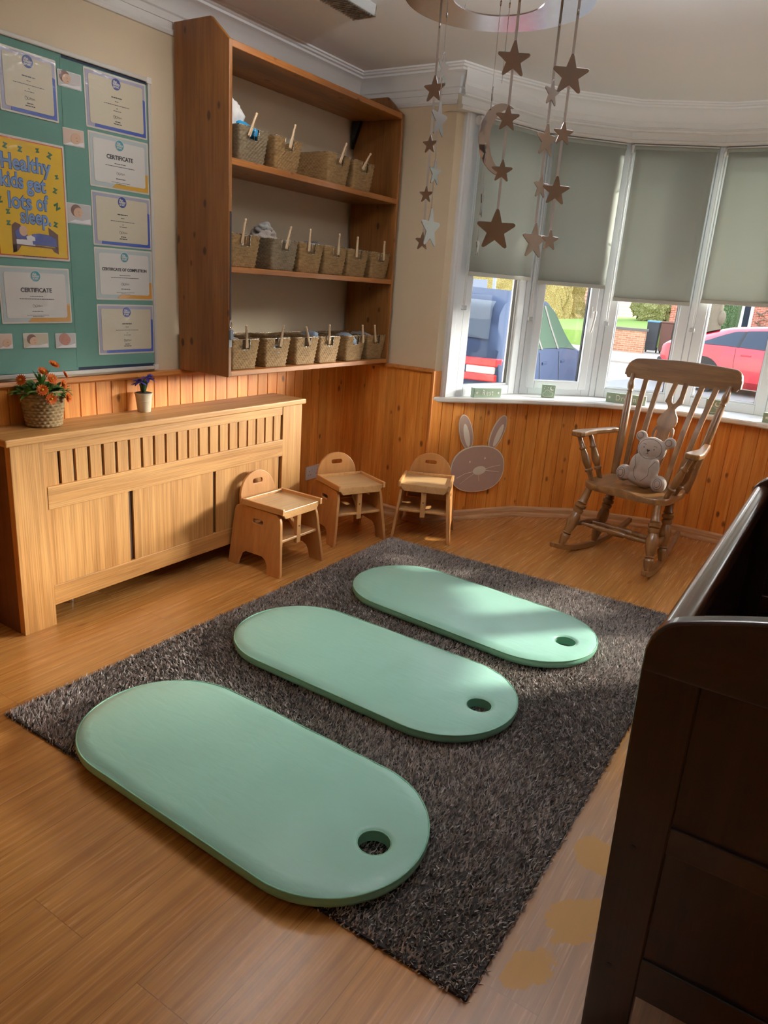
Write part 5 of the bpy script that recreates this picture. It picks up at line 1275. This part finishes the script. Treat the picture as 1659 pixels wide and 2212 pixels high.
#PART4
# ------------------------------------------------------------------ the street outside
def brickmat(name, c1, c2, mortar, scale=1.0):
    t = NT(name); tc = t.add('ShaderNodeTexCoord'); sx = t.add('ShaderNodeSeparateXYZ'); t.link(tc.outputs['Object'], sx.inputs[0])
    cm = t.add('ShaderNodeCombineXYZ'); t.link(t.math('ADD', sx.outputs[0], sx.outputs[1]), cm.inputs[0]); t.link(sx.outputs[2], cm.inputs[1])
    b_ = t.add('ShaderNodeTexBrick'); t.link(cm.outputs[0], b_.inputs['Vector']); b_.inputs['Scale'].default_value = scale; b_.inputs['Brick Width'].default_value = .225; b_.inputs['Row Height'].default_value = .075; b_.inputs['Mortar Size'].default_value = .008
    b_.inputs['Color1'].default_value = C(c1); b_.inputs['Color2'].default_value = C(c2); b_.inputs['Mortar'].default_value = C(mortar)
    t.bsdf(b_.outputs[0], .9); return t.m
MAT['brick'] = brickmat('red_brick', '#b5563c', '#c9735a', '#c9b7a8'); MAT['brick_y'] = brickmat('old_brick', '#a86b4c', '#c08c6a', '#b9a894')
MAT['tarmac'] = flat('tarmac', '#8f8d8b', .9, .08, 8, .1, 60); MAT['paving'] = flat('paving', '#b0a69c', .9, .06, 6, .1, 40); MAT['lawn'] = flat('lawn', '#93b357', .95, .15, 4, .3, 60)
def leafy(name, a_, b_, c__):
    t = NT(name); n = t.noise(t.coord(), 22, 4, .65); v = t.voro(t.coord(), 30)
    t.bsdf(t.ramp(t.math('ADD', t.math('MULTIPLY', n, .6), t.math('MULTIPLY', v, .45)), [(.25, C(a_)), (.5, C(b_)), (.75, C(c__))]), .9, t.bump(v, .9, .05)); return t.m
MAT['hedge_y'] = leafy('autumn_hedge', '#7a6433', '#b79a58', '#d9c88c'); MAT['hedge_d'] = leafy('dark_hedge', '#23391f', '#456336', '#7c9466'); MAT['bush'] = leafy('garden_bush', '#4d5c2e', '#95965a', '#cfc38f')
MAT['bark'] = flat('bark', '#857865', .95, .2, 8, .6, 20); MAT['tile'] = None
t = NT('tiled_gable'); w_ = t.add('ShaderNodeTexWave', wave_type='BANDS', bands_direction='Z'); t.link(t.coord(), w_.inputs[0]); w_.inputs['Scale'].default_value = 1.6; t.bsdf(t.ramp(w_.outputs[1], [(.2, C('#c98d80')), (.5, C('#e0b3a6'))]), .8); MAT['tile'] = t.m
GZ = lambda y: -.10-.20*max(0, min(1, (y-9)/5))
m = MB(); ys = [5.45, 9, 14, 60]; vs = [(x, y, GZ(y)) for y in ys for x in (-45, 45)]
m.add(vs, [(2*k, 2*k+1, 2*k+3, 2*k+2) for k in range(3)]); struct(m.build('ground', 'tarmac'))
m = MB(); m.box((-9.0, 23.5, -.31), (6, 31, -.245)); struct(m.build('pavement', 'paving'))
def blob(name, label, cat, c_, size, mat, seed, sub=5, amp=.22, group=None):
    bm = bmesh.new(); bmesh.ops.create_icosphere(bm, subdivisions=sub, radius=1)
    for v in bm.verts:
        p = v.co.copy(); sq = Vector([math.copysign(abs(q)**.6, q) for q in p])
        v.co = Vector((sq.x*size[0], sq.y*size[1], sq.z*size[2]))*(1+amp*noise.noise(p*3+Vector((seed, 0, 0)))+amp*.8*noise.noise(p*14+Vector((0, seed, 0))))
    me = bpy.data.meshes.new(name); bm.to_mesh(me); bm.free()
    return tag(link(name, me, mat, None, False, loc=c_), label, cat, group)
def body_sections(st, w):
    def at(x):
        for a_, b_ in zip(st[:-1], st[1:]):
            if a_[0] <= x <= b_[0]:
                f_ = (x-a_[0])/(b_[0]-a_[0]); return [p+(q-p)*f_ for p, q in zip(a_[1:], b_[1:])]
        return list(st[-1][1:])
    def sec(x):
        zl, zb, zr, wr, ws = at(x); W_ = w*ws
        return [(.84*W_, zl), (W_, zl+.14), (W_*1.01, (zl+zb)/2+.06), (W_*.97, zb), (wr*.5+W_*.46, zb*.5+zr*.5), (wr, zr-.06), (wr*.78, zr-.005), (0, zr+.012)]
    return sec
def car(label, st, w, loc, rz, paint, xs_w, glass, lights, side_win, rear_win, pillars, door_x, tyre_r=.33):
    t = thing('car', label, 'car', loc, rz)
    sec = body_sections(st, w); X_ = np.linspace(st[0][0], st[-1][0], 60); n_ = 15; vs = []
    for x in X_:
        h_ = sec(x); vs += [(x, -y, z) for y, z in h_]+[(x, y, z) for y, z in h_[-2::-1]]
    fs = [(k*n_+j, k*n_+j+1, (k+1)*n_+j+1, (k+1)*n_+j) for k in range(59) for j in range(n_-1)]+[(k*n_+n_-1, k*n_, (k+1)*n_, (k+1)*n_+n_-1) for k in range(59)]+[tuple(range(n_)), tuple(59*n_+j for j in range(n_))[::-1]]
    MB().add(vs, fs).build('body', paint, t, smooth=True, auto=38)
    def surf(x, q, s, off=.006):      # q 0..1 from belt to roof edge along the side
        h_ = sec(x); a_, m_, b_ = h_[3], h_[4], h_[5]
        y, z = ((a_[0]+(m_[0]-a_[0])*q*2, a_[1]+(m_[1]-a_[1])*q*2) if q < .5 else (m_[0]+(b_[0]-m_[0])*(q*2-1), m_[1]+(b_[1]-m_[1])*(q*2-1)))
        return (x, s*(y+off), z)
    def strip(x0, x1, lo, hi, s, off, n=18):
        m = MB(); vs = []
        for k in range(n+1):
            x = x0+(x1-x0)*k/n; f_ = k/n; vs += [surf(x, lo, s, off), surf(x, (lo+hi(f_))/2, s, off), surf(x, max(lo+.01, hi(f_)), s, off)]
        return m.add(vs, [(3*k+j, 3*k+3+j, 3*k+4+j, 3*k+1+j) for k in range(n) for j in (0, 1)])
    for s in (-1, 1):
        for (x0, x1, hi) in side_win: strip(x0, x1, .06, hi, s, .009).build('side_window', glass, t, smooth=True, fix=False)
        for (x0, x1) in pillars: strip(x0, x1, .05, lambda f_: .9, s, .013, 3).build('pillar_trim', 'black', t, fix=False)
        for x in door_x:
            m = MB(); m.tube([(x, s*(sec(x)[3][0]+.003), sec(x)[3][1]), (x+.02, s*(sec(x+.02)[2][0]+.003), sec(x)[2][1]), (x+.10, s*(sec(x+.1)[1][0]+.002), sec(x)[1][1]+.05)], .003, 5); m.build('door_seam', 'black', t)
            h_ = sec(x+.18); m = MB(); m.box((x+.12, s*(h_[2][0]*.5+h_[3][0]*.5)-.004, h_[3][1]-.13), (x+.32, s*(h_[2][0]*.5+h_[3][0]*.5)+.018, h_[3][1]-.10)); m.build('door_handle', paint, t, bevel=.006)
        for xw in xs_w:
            wh = MB(); yo = s*(w-.10); wh.tube([(xw, yo-.10, tyre_r), (xw, yo+.10, tyre_r)], tyre_r, 28); o = wh.build('wheel', 'rubber', t, smooth=True, auto=40)
            MB().tube([(xw, yo+s*.095, tyre_r), (xw, yo+s*.108, tyre_r)], tyre_r*.68, 24).build('wheel_rim', 'chrome', o, smooth=True, auto=40)
            m = MB(); m.prism([(xw+(tyre_r+.07)*math.cos(q), tyre_r+(tyre_r+.07)*math.sin(q)) for q in [PI*k/20 for k in range(21)]], 0, .012, lambda u, v, q: (u, s*(w*1.0-.0+q), v)); m.build('wheel_arch', 'black', t)
    # tailgate glass on the sloping back
    x0, x1 = rear_win; m = MB(); vs = []
    for k in range(7):
        x = x0+(x1-x0)*k/6; h_ = sec(x); wr = h_[5][0]*.9
        for j in range(7): yy = -wr+2*wr*j/6; vs.append((x-.012, yy, h_[6][1]+.012*(1-(yy/wr)**2)+.004))
    m.add(vs, [(7*k+j, 7*k+j+1, 7*k+8+j, 7*k+7+j) for k in range(6) for j in range(6)]); m.build('rear_window', 'tint', t, smooth=True, fix=False)
    for (z0, z1, y0, y1, xe, mt) in lights:
        for s in (-1, 1):
            m = MB(); m.prism([(-.012, y0), (-.012, y1), (.03, y1+.03), (xe, y1+.055), (xe, y1+.02), (.05, y0)], z0, z1, lambda u, v, q: (u, s*v, q)); m.build('tail_light', mt, t, bevel=.01)
    m = MB(); m.box((-.07, -w*.93, st[0][1]-.04), (.16, w*.93, st[0][1]+.22)); m.build('bumper', 'black', t, bevel=.05, seg=4)
    return t
MAT['car_dark'] = flat('blue_grey_car_paint', '#2a3750', .5, .02, 4, Specular_IOR_Level=.03); MAT['car_red'] = flat('red_car_paint', '#c4122c', .25, .02, 4, Coat_Weight=.8, Coat_Roughness=.05)
MAT['tint'] = flat('tinted_glass', '#2b3442', .08, 0, Specular_IOR_Level=.3); MAT['tail'] = flat('tail_light_red', '#c81a2a', .2, .05); MAT['lamp_clear'] = flat('tail_light_clear', '#d9d3d2', .15, .15, 60)
MAT['tint_green'] = flat('greenish_car_glass', '#3d4c42', .5, 0, Specular_IOR_Level=0.0)
suv = [(0, .42, 1.02, 1.08, .80, .93), (.05, .30, 1.06, 1.18, .76, .97), (.38, .26, 1.08, 1.50, .66, 1), (.62, .25, 1.08, 1.60, .635, 1), (1.5, .24, 1.07, 1.66, .64, 1), (2.3, .24, 1.04, 1.62, .63, 1), (2.75, .24, 1.02, 1.50, .64, 1), (3.2, .24, 1.0, 1.10, .78, 1), (3.9, .27, .90, .97, .80, .97), (4.3, .4, .66, .72, .72, .85)]
arch_r = lambda f_: .92*min(1, .35+f_*2.2)
arch_f = lambda f_: .93*min(1, (1-f_)*2.6+.02)
az_car = math.atan2(.993, -.13)
car('blue grey estate car with red rear lights parked just outside the first two windows', suv, .90, (.42-.9*math.sin(az_car)+.0, 5.98+.9*math.cos(az_car), -.10), az_car, 'car_dark', (.85, 3.45), 'tint_green',
    [(1.0, 1.07, .44, .80, .30, 'tail'), (.935, 1.0, .52, .78, .2, 'lamp_clear'), (.87, .935, .42, .80, .28, 'tail')], [(.55, 1.28, arch_r), (1.34, 2.02, lambda f_: .93), (2.10, 3.05, arch_f)], (.10, .50), [(2.02, 2.10), (1.28, 1.34)], (1.2, 2.1))
sed = [(0, .42, .86, .92, .80, .90), (.12, .30, .93, 1.05, .72, .96), (.6, .22, .97, 1.16, .62, 1), (1.2, .2, .97, 1.34, .57, 1), (2.0, .2, .95, 1.42, .56, 1), (2.6, .2, .93, 1.38, .56, 1), (3.2, .2, .91, 1.17, .62, 1), (3.7, .22, .87, .95, .78, 1), (4.3, .28, .76, .82, .78, .95), (4.7, .4, .56, .62, .66, .8)]
azr = R(-14)
red_ = car('bright red saloon car parked across the street, seen through the fourth window', sed, .93, (-.80, 19.3, -.36), azr, 'car_red', (.95, 3.85), 'tint',
    [(.78, .86, .35, .80, .30, 'tail')], [(.72, 1.55, lambda f_: .9*min(1, .08+f_*1.15)), (1.6, 3.28, lambda f_: .92*min(1, (1-f_)*2.2+.02))], (.12, 1.0), [(1.55, 1.6)], (1.55, 2.6), .34)
red_.scale = (1.12, 1.12, 1.12)
# gardens, walls, houses across the street
blob('hedge', 'tall yellow brown hedge behind the parked grey car', 'hedge', (-13.6, 36.0, 1.4), (4.4, 1.0, 2.7), 'hedge_y', 3, 6, .12)
lawn = tag(MB().add([(-15, 29.6, -.3), (-4.6, 29.6, -.3), (-4.6, 29.6, .40), (-15, 29.6, .05), (-15, 39, .45), (-4.6, 39, .95), (-4.6, 39, -.3), (-15, 39, -.3)], [(0, 1, 2, 3), (3, 2, 5, 4), (4, 5, 6, 7), (1, 6, 5, 2), (0, 3, 4, 7), (0, 7, 6, 1)]).build('lawn', 'lawn'), 'bright green raised front lawn across the street', 'lawn'); lawn['kind'] = 'structure'
gh = thing('house', 'pale red tiled house end beside the yellow hedge', 'house', (-10.4, 42.5, -.3)); MB().box((-.9, -2, 0), (1.6, 4, 5.2)).build('gable_wall', 'tile', gh); MB().prism([(-1.3, 5.2), (2.0, 5.2), (.35, 7.0)], -2.2, 4.2, lambda u, v, q: (u, q, v)).build('roof', flat('roof_tiles', '#8a5546', .8), gh)
wl = thing('garden_wall', 'low red brick garden wall with dark coping across the street', 'garden wall', (-5.0, 28.3, -.3)); MB().box((0, 0, 0), (1.15, .25, .84)).build('brickwork', 'brick_y', wl); MB().box((-.04, -.04, .84), (1.2, .29, .93)).build('coping', flat('dark_coping', '#6d6660', .9), wl, bevel=.01); MB().box((-.30, -.05, 0), (.0, .35, .66)).build('wall_pier', flat('grey_pier', '#85807c', .9), wl)
def bin_(label, x, y, rz, body, lid, group='wheelie bins'):
    t = thing('wheelie_bin', label, 'bin', (x, y, -.245), rz, group); k_ = .78
    vs = []
    for z, wx, wy in ((.10, .24, .27), (1.12, .28, .36)): vs += [(-wx*k_, -wy*k_, z), (wx*k_, -wy*k_, z), (wx*k_, wy*k_, z), (-wx*k_, wy*k_, z)]
    MB().add(vs, [(0, 3, 2, 1), (4, 5, 6, 7), (0, 1, 5, 4), (1, 2, 6, 5), (2, 3, 7, 6), (3, 0, 4, 7)]).build('bin_body', body, t, bevel=.02)
    MB().box((-.30*k_, -.38*k_, 1.12), (.30*k_, .40*k_, 1.18)).build('lid', lid, t, bevel=.02)
    for q in (-1, 1): MB().tube([(q*.17, .2, .10), (q*.21, .2, .10)], .10, 16).build('wheel', 'rubber', t)
MAT['bin_grey'] = flat('bin_charcoal', '#31363d', .6); MAT['bin_brown'] = flat('bin_brown', '#5f3b30', .6); MAT['bin_blue'] = flat('bin_lid_blue', '#5d8fb5', .6)
bin_('black wheelie bin with pale blue lid beside the brick garden wall', -3.78, 29.2, R(5), 'bin_grey', 'bin_blue'); bin_('brown wheelie bin standing between two dark bins across the street', -3.28, 29.25, R(2), 'bin_brown', 'bin_brown'); bin_('dark wheelie bin with deep blue lid beside the brown bin', -2.78, 29.3, R(0), 'bin_grey', flat('bin_lid_deep', '#2d5aa0', .6))
blob('garden_bush', 'pale yellow green garden bush above the brick garden wall', 'bush', (-5.65, 36.6, 1.9), (.9, .6, 1.2), 'bush', 8, 5, .2)
blob('garden_bush', 'dark glossy bush at the lawn edge beside the pale bush', 'bush', (-7.6, 35.2, 1.9), (.6, .5, 1.25), 'hedge_d', 12, 5, .2)
gp = thing('brick_pillar', 'red brick gate pillar behind the wheelie bins', 'pillar', (-4.1, 35.0, -.3)); MB().box((-.36, -.3, 0), (.36, .3, 3.2)).build('pillar_body', 'brick', gp); MB().box((-.42, -.37, 3.2), (.42, .37, 3.3)).build('cap_stone', flat('cap_stone', '#9a9086', .9), gp)
tr = thing('tree', 'pale knotted street tree trunk rising behind the red car', 'tree', (-1.98, 30.6, -.245)); m = MB(); m.lathe((0, 0, 0), (.05, 0, 5.0), [(0, .46), (.06, .36), (.2, .29), (.36, .25), (.42, .24), (.6, .2), (1, .16)], 18); m.build('trunk', 'bark', tr, smooth=True); MB().ball((.27, -.1, 1.45), (.16, .16, .28), 12).build('burr', 'bark', tr, smooth=True)
for k in range(4): MB().tube([(.05, 0, 4.6), (.6*math.cos(k*1.6), .6*math.sin(k*1.6), 5.8), (1.3*math.cos(k*1.6), 1.3*math.sin(k*1.6), 7.0)], [.14, .10, .05], 8).build('branch', 'bark', tr, smooth=True)
blob('hedge', 'dark green clipped hedge between the tree trunk and the brick house', 'hedge', (-2.2, 34.2, 1.5), (.55, .8, 2.0), 'hedge_d', 21, 5, .12)
hs = thing('house', 'red brick house with white window frame behind the red car', 'house', (-2.3, 37.4, -.3)); MB().box((0, 0, 0), (9, 6, 6.0)).build('brick_wall', 'brick', hs); MB().prism([(-.4, 6), (9.4, 6), (9.4, 6.2), (-.4, 6.2)], -.4, 6.4, lambda u, v, q: (u, q, v)).build('eaves', 'white_trim', hs)
for x0_, x1_ in ((.30, .82), (2.6, 4.0)):
    wf = frame_mb(MB(), x0_, x1_, .9, 2.8, .13, -.06, .02).build('window_frame', 'white_trim', hs); MB().box((x0_+.1, -.02, 1.0), (x1_-.1, .0, 2.7)).build('pane', 'tint', wf)
vr = random.Random(4)
for k in range(9):
    x_, z_ = .9+vr.random()*1.2, 1.2+vr.random()*.9; P_ = [(x_, -.03, z_)]
    for q in range(5): x_ += vr.uniform(-.05, .22); z_ += vr.uniform(-.14, .14); P_.append((x_, -.04, z_))
    MB().tube(P_, [.025, .022, .018, .014, .01, .006], 5).build('climbing_stem', 'bark', hs, smooth=True)
pl_ = thing('street_pole', 'thin grey street pole in front of the yellow hedge', 'pole', (-5.9, 19.2, -.3)); MB().tube([(0, 0, 0), (0, 0, 5.5)], .05, 12).build('shaft', flat('galvanised', '#9aa0a2', .5), pl_, smooth=True, auto=60); MB().box((-.07, -.07, 0), (.07, .07, .6)).build('base_box', 'bin_grey', pl_, bevel=.01)
sg = thing('street_board', 'pale notice board on posts in front of the yellow hedge', 'board', (-8.1, 22.8, -.3), R(20)); MB().box((-.26, -.02, 1.86), (.26, .02, 2.22)).build('panel', flat('pale_board', '#8d94a3', .6), sg, bevel=.005)
for q in (-.2, .2): MB().box((q-.02, .02, 0), (q+.02, .06, 2.2)).build('post', 'bin_grey', sg)
